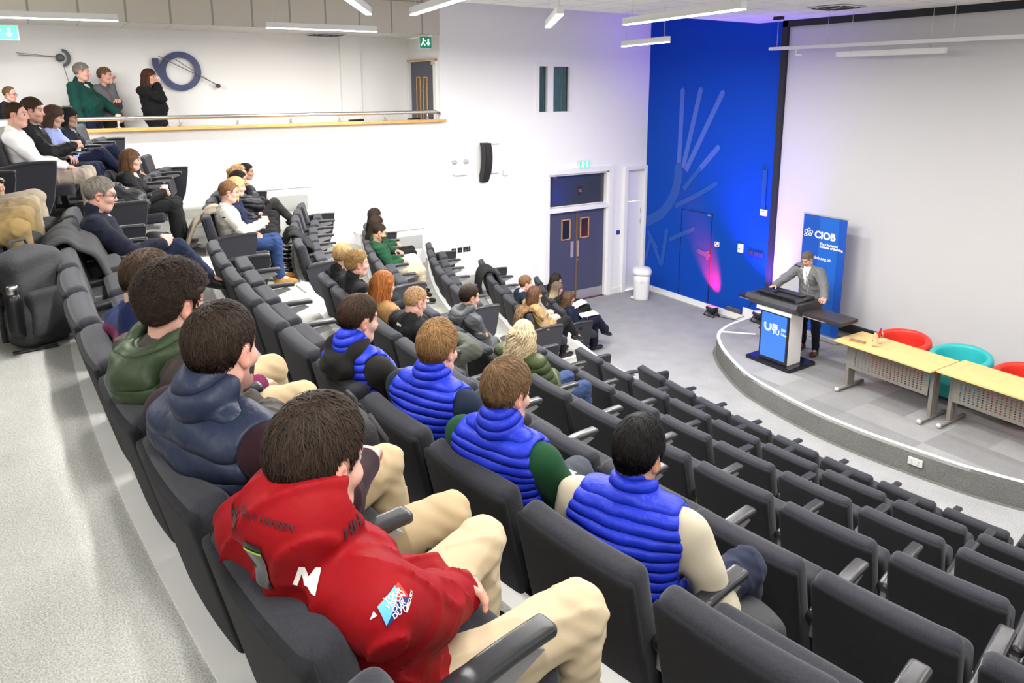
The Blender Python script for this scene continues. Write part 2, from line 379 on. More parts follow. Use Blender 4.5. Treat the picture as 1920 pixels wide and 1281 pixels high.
boxes('ceiling', gridmat('white ceiling tiles', (.80, .79, .76), (.5, .5, .48), (.6, .6)), [(-8, 6.049, YW + .01, 12.999, 5.405, 5.5)])
boxes('wall_bulkhead', gridmat('beige acoustic panels', (.62, .585, .51), (.36, .34, .30), (.57, 5.), .03), [(-8, 6.05, YW - .02, YW + .1, 5.40, 6.2)])
boxes('trim_1', mat('beige panel joint', (.40, .37, .32), .8), [(-8, 6.05, YW - .026, YW - .018, 5.92, 5.945)])
# ceiling: level over the hall, lifting towards the door wall
CT = gridmat('mineral ceiling tiles', (.78, .775, .76), (.42, .42, .42), (.6, .6), .014)
m = MB(); m.add([(-8, -5, 5.63), (11.3, -5, 5.63), (11.3, 8.86, 5.63), (-8, 8.86, 5.63), (11.3, 11.66, 6.0), (-8, 11.66, 6.0)], [[0, 1, 2, 3], [3, 2, 4, 5]])
struct(m.build('ceiling', CT))
# blue wall and the white wall behind the screen
BLUE = mat('bright blue wall paint', (.0045, .062, .42), .6, bump=.03, bscale=300, spec=.12)
boxes('wall_front', BLUE, [(11.12, 11.3, 8.2, YW + .1, 0, 6.0)])
boxes('wall_stage', WHITE, [(11.16, 11.3, -3, 8.2, 0, 5.7)])
# painted rays on the blue wall
LB = mat('pale blue paint', (.055, .125, .50), .55); LB2 = mat('faint blue paint', (.010, .080, .40), .55)
def ray(pts, w, x):
    b = MB(); n = len(pts)
    P = []
    for i, (y, z) in enumerate(pts):
        t = Vector((pts[min(i + 1, n - 1)][0] - pts[max(i - 1, 0)][0], pts[min(i + 1, n - 1)][1] - pts[max(i - 1, 0)][1])).normalized(); P.append((Vector((y, z)), Vector((-t.y, t.x))))
    L = [p + q * w / 2 for p, q in P]; Rr = [p - q * w / 2 for p, q in P]
    t0 = (P[0][0] - P[1][0]).normalized(); capn = [P[0][0] + t0 * (math.sin(a) * w / 2) - P[0][1] * (math.cos(a) * w / 2) for a in [math.pi * j / 6 for j in range(1, 6)]]
    poly = L[::-1] + capn[::-1] + Rr
    for i in range(n - 1): b.add([(x, *L[i]), (x, *Rr[i]), (x, *Rr[i + 1]), (x, *L[i + 1])], [[0, 1, 2, 3]])
    c = [Rr[0]] + capn + [L[0]]; b.add([(x, *q) for q in c], [list(range(len(c)))]); return b
mur = MB()
for pts in (((10.65, 4.42), (10.67, 2.83)), ((10.17, 4.43), (10.55, 2.84)), ((9.61, 4.38), (10.47, 2.79)), ((9.65, 3.32), (10.10, 2.85))):
    r = ray(pts, .115, 11.117); mur.add(r.v, r.f)
struct(mur.build('trim_2', LB)); mur = MB()
for pts, w in ((((10.67, 2.83), (10.68, 2.55), (10.75, 2.29), (10.89, 2.04), (11.1, 1.8), (11.35, 1.65), (11.6, 1.52)), .22), (((9.65, 2.61), (10.08, 2.34), (10.51, 2.12), (10.73, 2.0)), .1), (((10.10, 2.85), (10.5, 2.4)), .1),
               (((10.93, 1.45), (11.05, .66)), .1), (((11.41, 1.21), (11.55, .68)), .09), (((11.37, 1.16), (11.05, .64)), .1), (((11.5, 1.32), (11.2, 1.0)), .09), (((10.18, 1.6), (10.84, 1.26)), .09), (((9.74, 1.13), (10.05, 1.17)), .1)):
    r = ray(pts, w, 11.1168 - .0004 * len(mur.f)); mur.add(r.v, r.f)
struct(mur.build('trim_3', LB2))
# skirtings
boxes('baseboard_left', TRIMW, [(6.2, 8.34, YW - .02, YW, 0, .13), (10.14, 10.46, YW - .02, YW, 0, .12)])
boxes('baseboard_front', TRIMW, [(11.09, 11.12, 8.3, 11.5, 0, .12)])
b = MB()
for k in range(-1, 6): b.box(((riser(k, 11.6) + riser(k + 1, 11.6)) / 2, YW - .012, fl(k) + .06), (1.0, .024, .12))
struct(b.build('baseboard_tiers', TRIMW))
# stepped plenum boxes at the wall with grey panels
for i, (x0, x1, zb, zt) in enumerate(((2.20, 3.54, 2.25, 2.93), (4.35, 5.55, 1.40, 2.04), (.2, 1.4, 2.72, 3.3))):
    if i == 2: continue
    o = boxes('trim_%d' % (40 + i), TRIMW, [(x0, x1, 11.36, YW, zb, zt), (x0 - .02, x1 + .03, 11.33, YW, zt, zt + .03)])
    boxes('trim_%d' % (44 + i), mat('grey access panel', (.42, .42, .40), .5), [(x0 + .05, x1 - .06, 11.352, 11.362, zt - .36, zt - .12)])
# ---------------------------------------------------------------- doors
NAVY = mat('slate blue door laminate', (.066, .070, .135), .42, var=.06, vscale=40)
GLASSD = mat('dark door glass', (.02, .022, .025), .06, spec=.8)
PLATE = mat('satin push plate', (.55, .50, .56), .35, .5)
def empty(name, parent=None, kind=True):
    o = bpy.data.objects.new(name, None); COL.objects.link(o); o.empty_display_size = .1
    if parent: o.parent = parent
    if kind: o['kind'] = 'structure'
    return o
d1 = empty('door_1')
b = MB()
for x0, x1, z0, z1, y in ((8.33, 8.45, 0, 2.86, -.03), (10.03, 10.15, 0, 2.86, -.03), (8.45, 10.03, 2.75, 2.86, -.03), (8.45, 8.50, 0, 2.75, .05), (9.985, 10.03, 0, 2.75, .05), (8.45, 10.03, 1.96, 2.06, .02), (8.45, 10.03, 2.71, 2.75, .05)):
    b.box(((x0 + x1) / 2, YW + y + .02, (z0 + z1) / 2), (x1 - x0, .10 if y < 0 else .16, z1 - z0), bev=.006)
b.build('door_frame', TRIMW, d1)
for s, x0, x1 in ((0, 8.505, 9.215), (1, 9.245, 9.98)):
    b = MB(); b.box(((x0 + x1) / 2, YW + .08, .985), (x1 - x0, .045, 1.95)); lf = b.build('door_leaf', NAVY, d1)
    vx = 8.95 if s == 0 else 9.445; b = MB()
    for dx, dz, sx, sz in ((-.105, 0, .022, .44), (.105, 0, .022, .44), (0, .21, .22, .022), (0, -.21, .22, .022)): b.box((vx + dx, YW + .052, 1.57 + dz), (sx, .03, sz))
    b.build('glazing_bead', WOOD, lf); b = MB(); b.box((vx, YW + .056, 1.57), (.2, .012, .42)); b.build('vision_panel', GLASSD, lf)
    px = 9.125 if s == 0 else 9.27; b = MB(); b.box((px, YW + .054, 1.13), (.075, .008, .34)); b.build('push_plate', PLATE, lf)
    b = MB(); b.box(((x0 + x1) / 2, YW + .054, .11), (x1 - x0 - .02, .008, .2)); b.build('kick_plate', mat('dull kick plate', (.42, .42, .46), .4, .4), lf)
    if s: b = MB(); b.lathe([(.022, 0), (.026, .01), (.012, .03)], (9.285, YW + .052, .88), 14, 'y'); b.build('lock', CHROME, lf)
b = MB(); b.box((9.23, YW + .056, .98), (.028, .05, 1.95)); b.build('meeting_strip', mat('brown door edge', (.20, .11, .05), .4), d1)
b = MB(); b.box((9.24, YW + .09, 2.39), (1.5, .01, .64)); b.build('transom_glass', mat('grey transom glass', (.045, .05, .055), .04, spec=.9), d1)
b = MB(); b.box((9.24, YW + .04, .006), (1.5, .1, .012)); b.build('threshold', mat('dark red threshold', (.10, .02, .03), .6), d1)
# sign seen through the transom
b = MB(); b.box((9.33, YW + .082, 2.36), (.1, .004, .2)); s_ = b.build('sign_plate', mat('maroon sign', (.05, .012, .02), .5), d1)
text_on('sign_mark', 'IC', .09, (9.295, YW + .078, 2.33), (1, 0, 0), (0, 0, 1), mat('pale sign mark', (.4, .38, .38), .5), s_)
d2 = empty('door_2'); b = MB()
for x0, x1, z0, z1 in ((10.46, 10.56, 0, 2.80), (11.05, 11.115, 0, 2.80), (10.56, 11.05, 2.72, 2.80)): b.box(((x0 + x1) / 2, YW - .01, (z0 + z1) / 2), (x1 - x0, .1, z1 - z0), bev=.006)
b.build('door_frame', TRIMW, d2); b = MB(); b.box((10.805, YW + .07, 1.0), (.48, .04, 2.0)); b.box((10.805, YW + .07, 2.37), (.48, .04, .70)); lf = b.build('door_leaf', mat('pale lilac white door', (.78, .77, .82), .45), d2)
b = MB(); b.lathe([(.018, 0), (.03, .02), (.02, .05)], (10.61, YW + .05, .91), 14, 'y'); b.build('knob', CHROME, lf)
b = MB()
for z in (1.79, 1.55, .3): b.box((11.035, YW + .045, z), (.025, .012, .1))
b.build('hinge', CHROME, lf)
d3 = empty('door_3'); b = MB(); b.box((6.10, 12.33, 3.98), (.05, 1.12, 1.96)); lf = b.build('door_leaf', mat('slate grey door', (.085, .09, .12), .5), d3)
b = MB()
for y0, y1, z0, z1 in ((11.74, 11.78, 3.02, 5.0), (12.88, 12.93, 3.02, 5.0), (11.74, 12.93, 4.96, 5.0)): b.box((6.06, (y0 + y1) / 2, (z0 + z1) / 2), (.08, y1 - y0, z1 - z0))
b.build('door_frame', TRIMW, d3); b = MB(); b.box((6.045, 12.33, 4.985), (.06, 1.2, .03)); b.build('door_head', WOOD, d3)
for y in (12.27, 12.55):
    b = MB()
    for dy, dz, sy, sz in ((-.075, 0, .025, .92), (.075, 0, .025, .92), (0, .45, .16, .025), (0, -.45, .16, .025)): b.box((6.07, y + dy, 4.22 + dz), (.02, sy, sz))
    b.build('glazing_bead', WOOD, lf); b = MB(); b.box((6.074, y, 4.22), (.01, .14, .9)); b.build('vision_panel', mat('brown reeded glass', (.09, .06, .03), .25), lf)
b = MB()
for y in (12.38, 12.44): b.box((6.068, y, 4.42), (.006, .04, .05))
b.build('door_sticker', mat('blue sticker', (.05, .2, .6), .5), lf)
b = MB(); b.tube([(6.06, 12.40, 3.70), (6.03, 12.40, 3.70), (6.03, 12.34, 3.70)], .012); b.box((6.07, 12.40, 3.66), (.012, .05, .16)); b.build('door_handle', CHROME, lf)
b = MB(); b.box((6.05, 11.86, 4.92), (.05, .16, .06)); b.build('door_closer', SILVER, lf)
d4 = empty('door_4'); b = MB(); b.box((11.122, 10.11, 1.0), (.02, .80, 1.94)); lf = b.build('door_leaf', BLUE, d4)
b = MB()
for y0, y1, z0, z1 in ((9.69, 9.705, 0.12, 1.98), (10.515, 10.53, .12, 1.98), (9.69, 10.53, 1.972, 1.985)): b.box((11.116, (y0 + y1) / 2, (z0 + z1) / 2), (.006, y1 - y0, z1 - z0))
b.build('door_gap', mat('shadow gap', (.001, .006, .03), .8), d4)
b = MB(); b.box((11.10, 9.76, 1.955), (.02, .08, .025)); b.build('door_closer', SILVER, d4)
b = MB()
for z in (1.2, 1.06): b.box((11.108, 9.765, z), (.004, .03, .03))
b.build('door_sticker', mat('red sticker', (.75, .08, .05), .5), d4)
# ---------------------------------------------------------------- window with curtains
w1 = empty('window_1'); b = MB()
for x0, x1, z0, z1, d in ((8.14, 8.21, 3.99, 4.955, .090), (8.95, 9.03, 4.0, 4.95, .086), (8.41, 8.55, 4.0, 4.92, .082), (8.19, 9.03, 4.89, 4.97, .078)): b.box(((x0 + x1) / 2, YW + .03, (z0 + z1) / 2), (x1 - x0, d, z1 - z0))
b.build('window_frame', TRIMW, w1)
for x0, x1 in ((8.20, 8.42), (8.55, 8.95)):
    b = MB(); b.box(((x0 + x1) / 2, YW + .06, 4.45), (x1 - x0, .006, .9)); b.build('pane', mat('window glass', (.9, .95, .95), .03, trans=1., ior=1.1), w1)
    b = MB(); n = 60; P = []
    for i in range(n + 1): t = i / n; P.append((x0 - .03 + (x1 - x0 + .06) * t, YW + .15 + .025 * math.sin(t * 31 + 1.5 * math.sin(t * 9)) + .01 * math.sin(t * 70)))
    b.add([(x, y, 3.98) for x, y in P] + [(x, y, 4.95) for x, y in P], [[i, i + 1, n + 2 + i, n + 1 + i] for i in range(n)], True); b.build('curtain', mat('teal grey curtain', (.17, .28, .32), .85, var=.1), w1)
boxes('trim_6', WHITE, [(8.0, 9.2, YB, YB + .05, 3.9, 5.0)])
# ---------------------------------------------------------------- stage
EDGE = [(11.12, 8.34), (10.61, 8.30), (9.97, 8.22), (9.48, 8.02), (9.15, 7.72), (8.86, 7.34), (8.58, 6.88), (8.39, 6.48), (8.25, 5.9), (8.17, 5.4), (8.14, 4.96), (8.16, 4.5), (8.22, 4.04), (8.34, 3.39), (8.56, 2.8), (8.9, 2.1), (9.4, 1.6), (11.12, 1.5)]
def catmull(P, n=6):
    out = []
    for i in range(len(P) - 1):
        p = [Vector(P[max(i - 1, 0)]), Vector(P[i]), Vector(P[i + 1]), Vector(P[min(i + 2, len(P) - 1)])]
        for j in range(n):
            t = j / n; out.append(tuple(.5 * ((2 * p[1]) + (p[2] - p[0]) * t + (2 * p[0] - 5 * p[1] + 4 * p[2] - p[3]) * t * t + (3 * p[1] - p[0] - 3 * p[2] + p[3]) * t ** 3)))
    return out + [tuple(P[-1])]
EC = catmull(EDGE); n = len(EC)
def inset(P, d):
    o = []
    for i, p in enumerate(P):
        t = (Vector(P[min(i + 1, len(P) - 1)]) - Vector(P[max(i - 1, 0)])).normalized(); o.append((p[0] + -t.y * d, p[1] + t.x * d))
    return o
m = MB(); m.add([(x, y, .3) for x, y in EC], [list(range(n))]); struct(m.build('stage', STAGEC))
m = MB(); m.add([(x, y, .3) for x, y in EC] + [(x, y, 0) for x, y in EC], [[i, i + 1, n + i + 1, n + i] for i in range(n - 1)], True); struct(m.build('trim_50', RISC))
I1 = inset(EC, .055); m = MB()
for i in range(n - 1): m.prism([EC[i], EC[i + 1], I1[i + 1], I1[i]], .262, .306)
struct(m.build('trim_51', NOSE))
I0 = inset(EC, -.05); m = MB(); m.add([(x, y, .004) for x, y in EC] + [(x, y, .004) for x, y in I0], [[i, i + 1, n + i + 1, n + i] for i in range(n - 1)]); struct(m.build('trim_52', RISC))
b = MB(); b.box((9.77, 7.84, .305), (.055, .62, .01), (0, 0, .75)); b.box((10.16, 7.52, .305), (.36, .055, .01), (0, 0, .15)); struct(b.build('trim_53', NOSE))
boxes('baseboard_stage', mat('grey stage skirting', (.5, .5, .48), .6), [(11.10, 11.16, 1.5, 8.2, .3, .44)])
# ================================================================ stage furniture and fittings
# projection screen
t = thing('projection_screen', 'huge white projection screen in a black frame on the stage wall', 'screen', (11.1, 4.7, .44))
b = MB(); b.box((-.01, 0, 2.58), (.03, 6.92, 5.0)); b.build('screen_surface', mat('screen white', (.56, .555, .56), .85, spec=.1), t)
b = MB()
for y0, y1, z0, z1 in ((3.46, 3.57, 0, 5.19), (-3.57, -3.46, 0, 5.19), (-3.57, 3.57, 5.08, 5.19), (-3.57, 3.57, 0, .14)): b.box((-.03, (y0 + y1) / 2, (z0 + z1) / 2), (.11, y1 - y0, z1 - z0))
b.build('frame', mat('black screen frame', (.018, .018, .02), .7), t)
# lectern
t = thing('lectern', 'white lectern with a lit blue screen and black sloping console at the stage edge', 'lectern', (9.0, 6.5, .3))
GL = mat('gloss black base', (.012, .012, .016), .2)
b = MB(); b.box((.28, .1, .03), (.64, .80, .06), bev=.012); b.build('base', GL, t)
b = MB(); b.box((.21, .06, .48), (.32, .50, .84), bev=.01); b.box((.19, .06, .88), (.42, .62, .06), bev=.008); b.build('column', TRIMW, t)
b = MB(); b.box((.035, .06, .46), (.03, .50, .78), bev=.005); sc = b.build('display', BLACKP, t)
SCR = bpy.data.materials.new('lit blue display'); SCR.use_nodes = True; MATS['lit blue display'] = SCR
pb = SCR.node_tree.nodes['Principled BSDF']; pb.inputs['Base Color'].default_value = (.01, .03, .1, 1); pb.inputs['Emission Color'].default_value = (.05, .22, .85, 1); pb.inputs['Emission Strength'].default_value = 1.0; pb.inputs['Roughness'].default_value = .2
b = MB(); b.box((.017, .06, .47), (.006, .44, .70)); dp = b.build('display_image', SCR, sc)
LIT = mat('lit white lettering', (.8, .85, .9), .5, emit=(.8, .88, 1), estr=.9)
text_on('display_text', 'SE\nTU', .10, (.0125, .085, .60), (0, -1, 0), (0, 0, 1), LIT, dp, .0008, bold=.002, spacing=.82)
text_on('display_text', 'South East\nTechnological\nUniversity', .0155, (.0125, -.075, .625), (0, -1, 0), (0, 0, 1), LIT, dp, .0005)
text_on('display_text', 'Ollscoil\nTeicneolaíochta\nan Oirdheiscirt', .0155, (.0125, -.075, .555), (0, -1, 0), (0, 0, 1), LIT, dp, .0005)
b = MB()
for i in range(13):                                    # sunburst U
    a = math.pi * (i / 12); c, s = math.cos(a), math.sin(a); y0, z0 = .165 + .035 * c, .60 - .035 * s; y1, z1 = .165 + .066 * c, .60 - .070 * s
    b.tube([(.0125, y0, z0), (.0125, y1, z1)], .0028, 4)
for s in (-1, 1):
    for q in (.038, .052, .066): b.tube([(.0125, .165 + s * q, .60), (.0125, .165 + s * q, .60 + .07 - q * .2)], .0028, 4)
b.build('display_emblem', LIT, dp)
b = MB(); b.prism([(.02, .90), (.40, .90), (.52, 1.00), (.50, 1.07), (-.10, 1.09), (-.14, 1.03)], -.40, .50, 1); b.build('console', mat('charcoal console', (.030, .030, .032), .45), t)
b = MB(); b.box((.20, .05, 1.10), (.44, .74, .03), (0, -.06, 0), bev=.01); b.box((-.03, .02, 1.13), (.03, .62, .06), (0, -.5, 0)); b.box((.10, .28, 1.125), (.22, .24, .02), (0, -.15, 0)); b.box((.30, -.02, 1.13), (.14, .42, .016)); b.build('control_panel', BLACKP, t)
b = MB(); b.box((.20, -.70, .96), (.40, .66, .05), bev=.006); b.box((.20, -.70, .93), (.36, .6, .03)); b.build('side_shelf', mat('dark wood shelf', (.035, .028, .028), .35), t)
b = MB(); b.box((.02, -.58, .935), (.012, .40, .035)); b.box((.02, .62, .95), (.02, .2, .05)); b.build('drawer_runner', SILVER, t)
b = MB(); b.box((.16, .60, .97), (.34, .24, .05), bev=.006); b.build('side_shelf', BLACKP, t)
b = MB(); b.tube([(.30, -.26, 1.08), (.31, -.27, 1.3), (.25, -.25, 1.52), (.16, -.20, 1.60)], .006, 6); mi = b.build('microphone_stem', SILVER, t)
b = MB(); b.tube([(.17, -.205, 1.595), (.10, -.16, 1.63)], [.010, .012], 8); b.build('microphone_head', BLACK, mi)
# roller banner
t = thing('roller_banner', 'tall blue roller banner with white lettering behind the speaker', 'banner', (10.70, 6.95, .3), -.02)
b = MB(); b.box((0, 0, 1.10), (.006, .80, 2.0)); b.build('print', mat('banner blue', (.006, .075, .43), .5), t)
b = MB(); b.box((-.0042, -.09, 1.10), (.002, .35, 2.0)); b.build('print_panel', mat('banner mid blue', (.008, .115, .52), .5), t)
b = MB(); b.box((0, 0, .05), (.12, .84, .09), bev=.02); b.box((0, 0, .006), (.3, .06, .012), (0, 0, .0)); b.build('base', SILVER, t)
b = MB(); b.box((0, 0, 2.105), (.02, .82, .022)); b.build('top_rail', SILVER, t)
WT = mat('white lettering', (.88, .88, .9), .6)
text_on('lettering', 'CIOB', .165, (-.008, .17, 1.72), (0, -1, 0), (0, 0, 1), WT, t, .001, bold=.006)
text_on('lettering', 'The Chartered\nInstitute of Building', .054, (-.008, .06, 1.615), (0, -1, 0), (0, 0, 1), WT, t, .001, bold=.002, spacing=.9)
text_on('lettering', 'ciob.org.uk', .075, (-.008, .17, 1.36), (0, -1, 0), (0, 0, 1), WT, t, .001, bold=.001)
b = MB()
for y, z, r in ((.335, 1.80, .026), (.285, 1.83, .026), (.235, 1.80, .026), (.31, 1.755, .024), (.255, 1.755, .024), (.345, 1.735, .02)):
    P = [(-.008, y + r * math.cos(a), z + r * math.sin(a)) for a in [2 * math.pi * i / 14 for i in range(15)]]; b.tube(P, .006, 5)
b.build('emblem', WT, t)
# tables
def table(name, label, x, y, rz):
    t = thing(name, label, 'table', (x, y, .3), rz, 'beech tables on the stage')
    b = MB(); b.box((0, 0, .735), (.66, 1.34, .026), bev=.004); b.build('tabletop', mat('pale beech laminate', (.74, .50, .20), .38, var=.08, vscale=4, stretch=(6, 1, 1)), t)
    G = mat('grey table steel', (.22, .205, .18), .45, .2)
    for s in (-1, 1):
        b = MB(); y0 = s * .58; b.box((-.07, y0, .39), (.06, .045, .66)); b.box((.03, y0, .39), (.05, .045, .66)); b.tube([(-.28, y0, .035), (.30, y0, .035)], .026, 8); b.box((0, y0, .70), (.5, .05, .04))
        lg = b.build('leg', G, t); b = MB(); b.lathe([(.004, -.03), (.025, -.022), (.034, 0), (.025, .022), (.004, .03)], (-.30, y0, .035), 12, 'x'); b.build('foot', mat('pale grey foot', (.5, .5, .5), .4), lg)
    # modesty panel pierced with rows of holes
    z0, z1 = .33, .64; ym = .55; xs = -.12; V = []; F = []
    cy = [-.46 + .92 * i / 18 for i in range(19)]; cols = [-ym] + [c + d for c in cy for d in (-.009, .009)] + [ym]
    rz_ = [z0] + [zz + d for zz in [.385 + .031 * j for j in range(8)] for d in (-.0075, .0075)] + [z1]; idx = {}
    for i, yy in enumerate(cols):
        for j, zz in enumerate(rz_): idx[i, j] = len(V); V.append((xs, yy, zz))
    for i in range(len(cols) - 1):
        for j in range(len(rz_) - 1):
            if i % 2 == 1 and j % 2 == 1: continue
            F.append([idx[i, j], idx[i + 1, j], idx[i + 1, j + 1], idx[i, j + 1]])
    b = MB(); b.add(V, F); o = b.build('modesty_panel', G, t); md = o.modifiers.new('s', 'SOLIDIFY'); md.thickness = .003
    return t
table('table', 'beech table nearer the lectern with a water bottle on it', 9.265, 4.855, -.03)
table('table', 'beech table at the right edge of the photo, pierced grey front', 9.32, 3.50, -.03)
# tub chairs
def tub(label, x, y, rz, m):
    t = thing('tub_chair', label, 'armchair', (x, y, .3), rz, 'tub chairs behind the tables')
    n = 40; A = [math.radians(-128 + 256 * i / n) for i in range(n + 1)]; prof = []
    def sec(a):
        q = abs(a) / math.radians(128); top = .70 - .10 * q ** 1.6; ri, ro = .285, .385
        P = [(ri + .02, .05), (ro - .015, .05), (ro, .10), (ro + .01, top - .06), (ro - .01, top - .015), ((ri + ro) / 2, top), (ri + .01, top - .015), (ri, top - .06), (ri + .015, .3)]
        return [(math.cos(a) * r, math.sin(a) * r, z) for r, z in P]
    V = []; k = 9
    for a in A: V += sec(a)
    b = MB(); b.add(V, [[i * k + j, i * k + (j + 1) % k, (i + 1) * k + (j + 1) % k, (i + 1) * k + j] for i in range(n) for j in range(k)], True); b.add(V, [list(range(k)), list(range(n * k, n * k + k))[::-1]])
    o = b.build('shell', m, t); md = o.modifiers.new('b', 'SUBSURF'); md.levels = 1; md.render_levels = 1
    sobj('seat_cushion', [rbox((-.04, 0, .33), (.24, .2, .05), .05, k=.02)], .02, m, t)
    b = MB(); b.box((-.05, 0, .17), (.42, .46, .22), bev=.03); b.build('seat_base', m, t)
RED = mat('red leatherette', (.62, .035, .022), .4, bump=.03, bscale=200); TEAL = mat('teal leatherette', (.03, .42, .43), .4, bump=.03, bscale=200)
tub('red tub chair behind the table nearer the lectern', 10.10, 5.20, -.1, RED)
tub('teal tub chair between the two red ones on the stage', 10.14, 4.42, -.1, TEAL)
tub('red tub chair behind the table at the right edge', 10.12, 3.62, -.1, RED)
# bottles and pencil box on the table
def bottle(name, label, loc, h, r, capcol, labcol=None, cat='bottle', group=None):
    t = thing(name, label, cat, loc, 0, group)
    GLW = mat('clear plastic', (.93, .96, .98), .06, trans=1., ior=1.2)
    prof = [(r * .9, 0), (r, .02 * h), (r, .18 * h), (r * .93, .2 * h), (r, .22 * h), (r, .3 * h), (r * .93, .32 * h), (r, .34 * h), (r, .66 * h), (r * .9, .74 * h), (r * .45, .88 * h), (r * .40, .93 * h)]
    b = MB(); b.lathe(prof, n=20); b.build('bottle_body', GLW, t)
    b = MB(); b.lathe([(r * .43, .92 * h), (r * .46, .93 * h), (r * .46, .995 * h), (r * .40, h)], n=16); b.build('bottle_cap', mat('cap ' + capcol, {'blue': (.03, .05, .45), 'purple': (.12, .04, .4)}[capcol], .4), t)
    if labcol: b = MB(); b.lathe([(r * 1.01, .5 * h), (r * 1.015, .51 * h), (r * 1.015, .68 * h), (r * .97, .69 * h)], n=24); b.build('bottle_label', mat('bottle label', labcol, .5), t)
    return t
bottle('water_bottle', 'small water bottle on the beech table, nearer the audience', (9.16, 5.07, 1.046), .22, .032, 'purple', group='water bottles on the stage table')
bottle('water_bottle', 'small water bottle on the beech table, behind the other bottle', (9.34, 5.10, 1.046), .22, .032, 'purple', group='water bottles on the stage table')
t = thing('pen_box', 'flat brown pen box lying on the beech table', 'box', (9.14, 5.30, 1.046), .2); b = MB(); b.box((0, 0, .012), (.07, .2, .022), bev=.004); b.build('box_body', mat('tan box', (.35, .16, .06), .6), t)
b = MB()
for i in range(5): b.box((.0, -.07 + .035 * i, .027), (.05, .018, .008))
b.build('pens', mat('grey pens', (.3, .3, .32), .5), t)
# floor uplights, cable, bin
def uplight(label, loc, rz, tilt, lens):
    t = thing('floor_uplight', label, 'light', loc, rz, 'black floor uplights by the blue wall')
    b = MB()
    for s in (-1, 1): b.tube([(-.09, s * .12, .012), (.0, s * .12, .10), (.09, s * .12, .012)], .012, 6)
    b.tube([(-.09, -.12, .012), (-.09, .12, .012)], .012, 6); b.tube([(.09, -.12, .012), (.09, .12, .012)], .012, 6); b.build('bracket', BLACK, t)
    hd = MB(); hd.lathe([(.06, -.07), (.10, -.06), (.115, 0), (.12, .06), (.11, .065)], n=20); h = hd.build('head', BLACKP, t, (0, 0, .13), (0, tilt, 0))
    b = MB(); b.lathe([(.002, .060), (.105, .062), (.105, .066), (.002, .067)], n=20); b.build('lens', mat('lens ' + lens, (.5, .5, .55), .2, emit={'pink': (1, .03, .25), 'violet': (.25, .12, 1)}[lens], estr=1.5), h)
    b = MB()
    for s in (-1, 1): b.lathe([(.002, -.02), (.02, -.018), (.02, .018), (.002, .02)], (0, s * .135, .13), 10, 'y')
    b.build('knob', BLACKP, t); return t
u1 = uplight('black floor uplight against the skirting of the blue wall', (10.86, 9.36, 0), 0, .12, 'pink')
u2 = uplight('black floor uplight on the stage beside the lectern', (10.56, 8.00, .306), 0, .05, 'violet')
def beam(par, loc, d, energy, color, size, blend):
    l_ = light('uplight_beam', 'SPOT', loc, energy, color, par, spot_size=size, spot_blend=blend, shadow_soft_size=.05); l_.rotation_euler = Vector(d).to_track_quat('-Z', 'Y').to_euler()
beam(u1, (.03, 0, .22), (.24, .26, .52), 5200, (1, .0003, .0040), .72, .75)
beam(u2, (.02, 0, .22), (.46, .44, 1.85), 1050, (.22, .085, 1), 1.35, .95)
b = MB(); b.tube([(10.86, 9.2, .03), (10.98, 8.9, .02), (11.08, 8.75, .12), (11.10, 8.62, .42), (10.9, 8.3, .62), (10.2, 7.5, 1.0), (9.6, 7.2, 1.18)], .006, 6); tag(b.build('power_cable', BLACK), 'thin black cable running up the blue wall to the lectern', 'cable')
b = MB(); b.tube([(10.5, 7.9, .32), (10.3, 7.8, .31), (10.1, 7.55, .31), (9.95, 7.5, .31), (9.6, 7.1, .31)], .006, 6); tag(b.build('power_cable', BLACK), 'thin black cable lying on the stage from the uplight', 'cable')
t = thing('pedal_bin', 'white plastic pedal bin with domed lid in the corner by the blue wall', 'bin', (10.47, 10.98, 0), -.75)
BINW = mat('white bin plastic', (.80, .80, .79), .4)
def sup(a, b_, n=28, e=.7): return [(a * abs(math.cos(w)) ** e * (1 if math.cos(w) > 0 else -1), b_ * abs(math.sin(w)) ** e * (1 if math.sin(w) > 0 else -1)) for w in [2 * math.pi * i / n for i in range(n)]]
b = MB()
pr = [(.80, 0), (.84, .05), (.92, .40), (.98, .58)]; V = [(x * s, y * s, z) for s, z in pr for x, y in sup(.19, .20)]; n = 28
b.add(V, [[i * n + j, i * n + (j + 1) % n, (i + 1) * n + (j + 1) % n, (i + 1) * n + j] for i in range(3) for j in range(n)], True); b.add(V, [list(range(n))[::-1], list(range(3 * n, 4 * n))]); b.build('bin_body', BINW, t)
b = MB(); pr = [(1.02, .57), (1.04, .60), (1.03, .64), (.9, .685), (.5, .71), (.05, .715)]; V = [(x * s, y * s, z) for s, z in pr for x, y in sup(.20, .21)]
b.add(V, [[i * n + j, i * n + (j + 1) % n, (i + 1) * n + (j + 1) % n, (i + 1) * n + j] for i in range(5) for j in range(n)], True); b.add(V, [list(range(n))[::-1], list(range(5 * n, 6 * n))]); b.build('lid', BINW, t)
b = MB(); b.box((-.18, 0, .03), (.08, .12, .025), bev=.006); b.box((-.155, 0, .055), (.01, .15, .09)); b.build('pedal', BINW, t)
b = MB(); b.box((.0, -.2, .46), (.07, .02, .07)); b.build('handle', BINW, t)
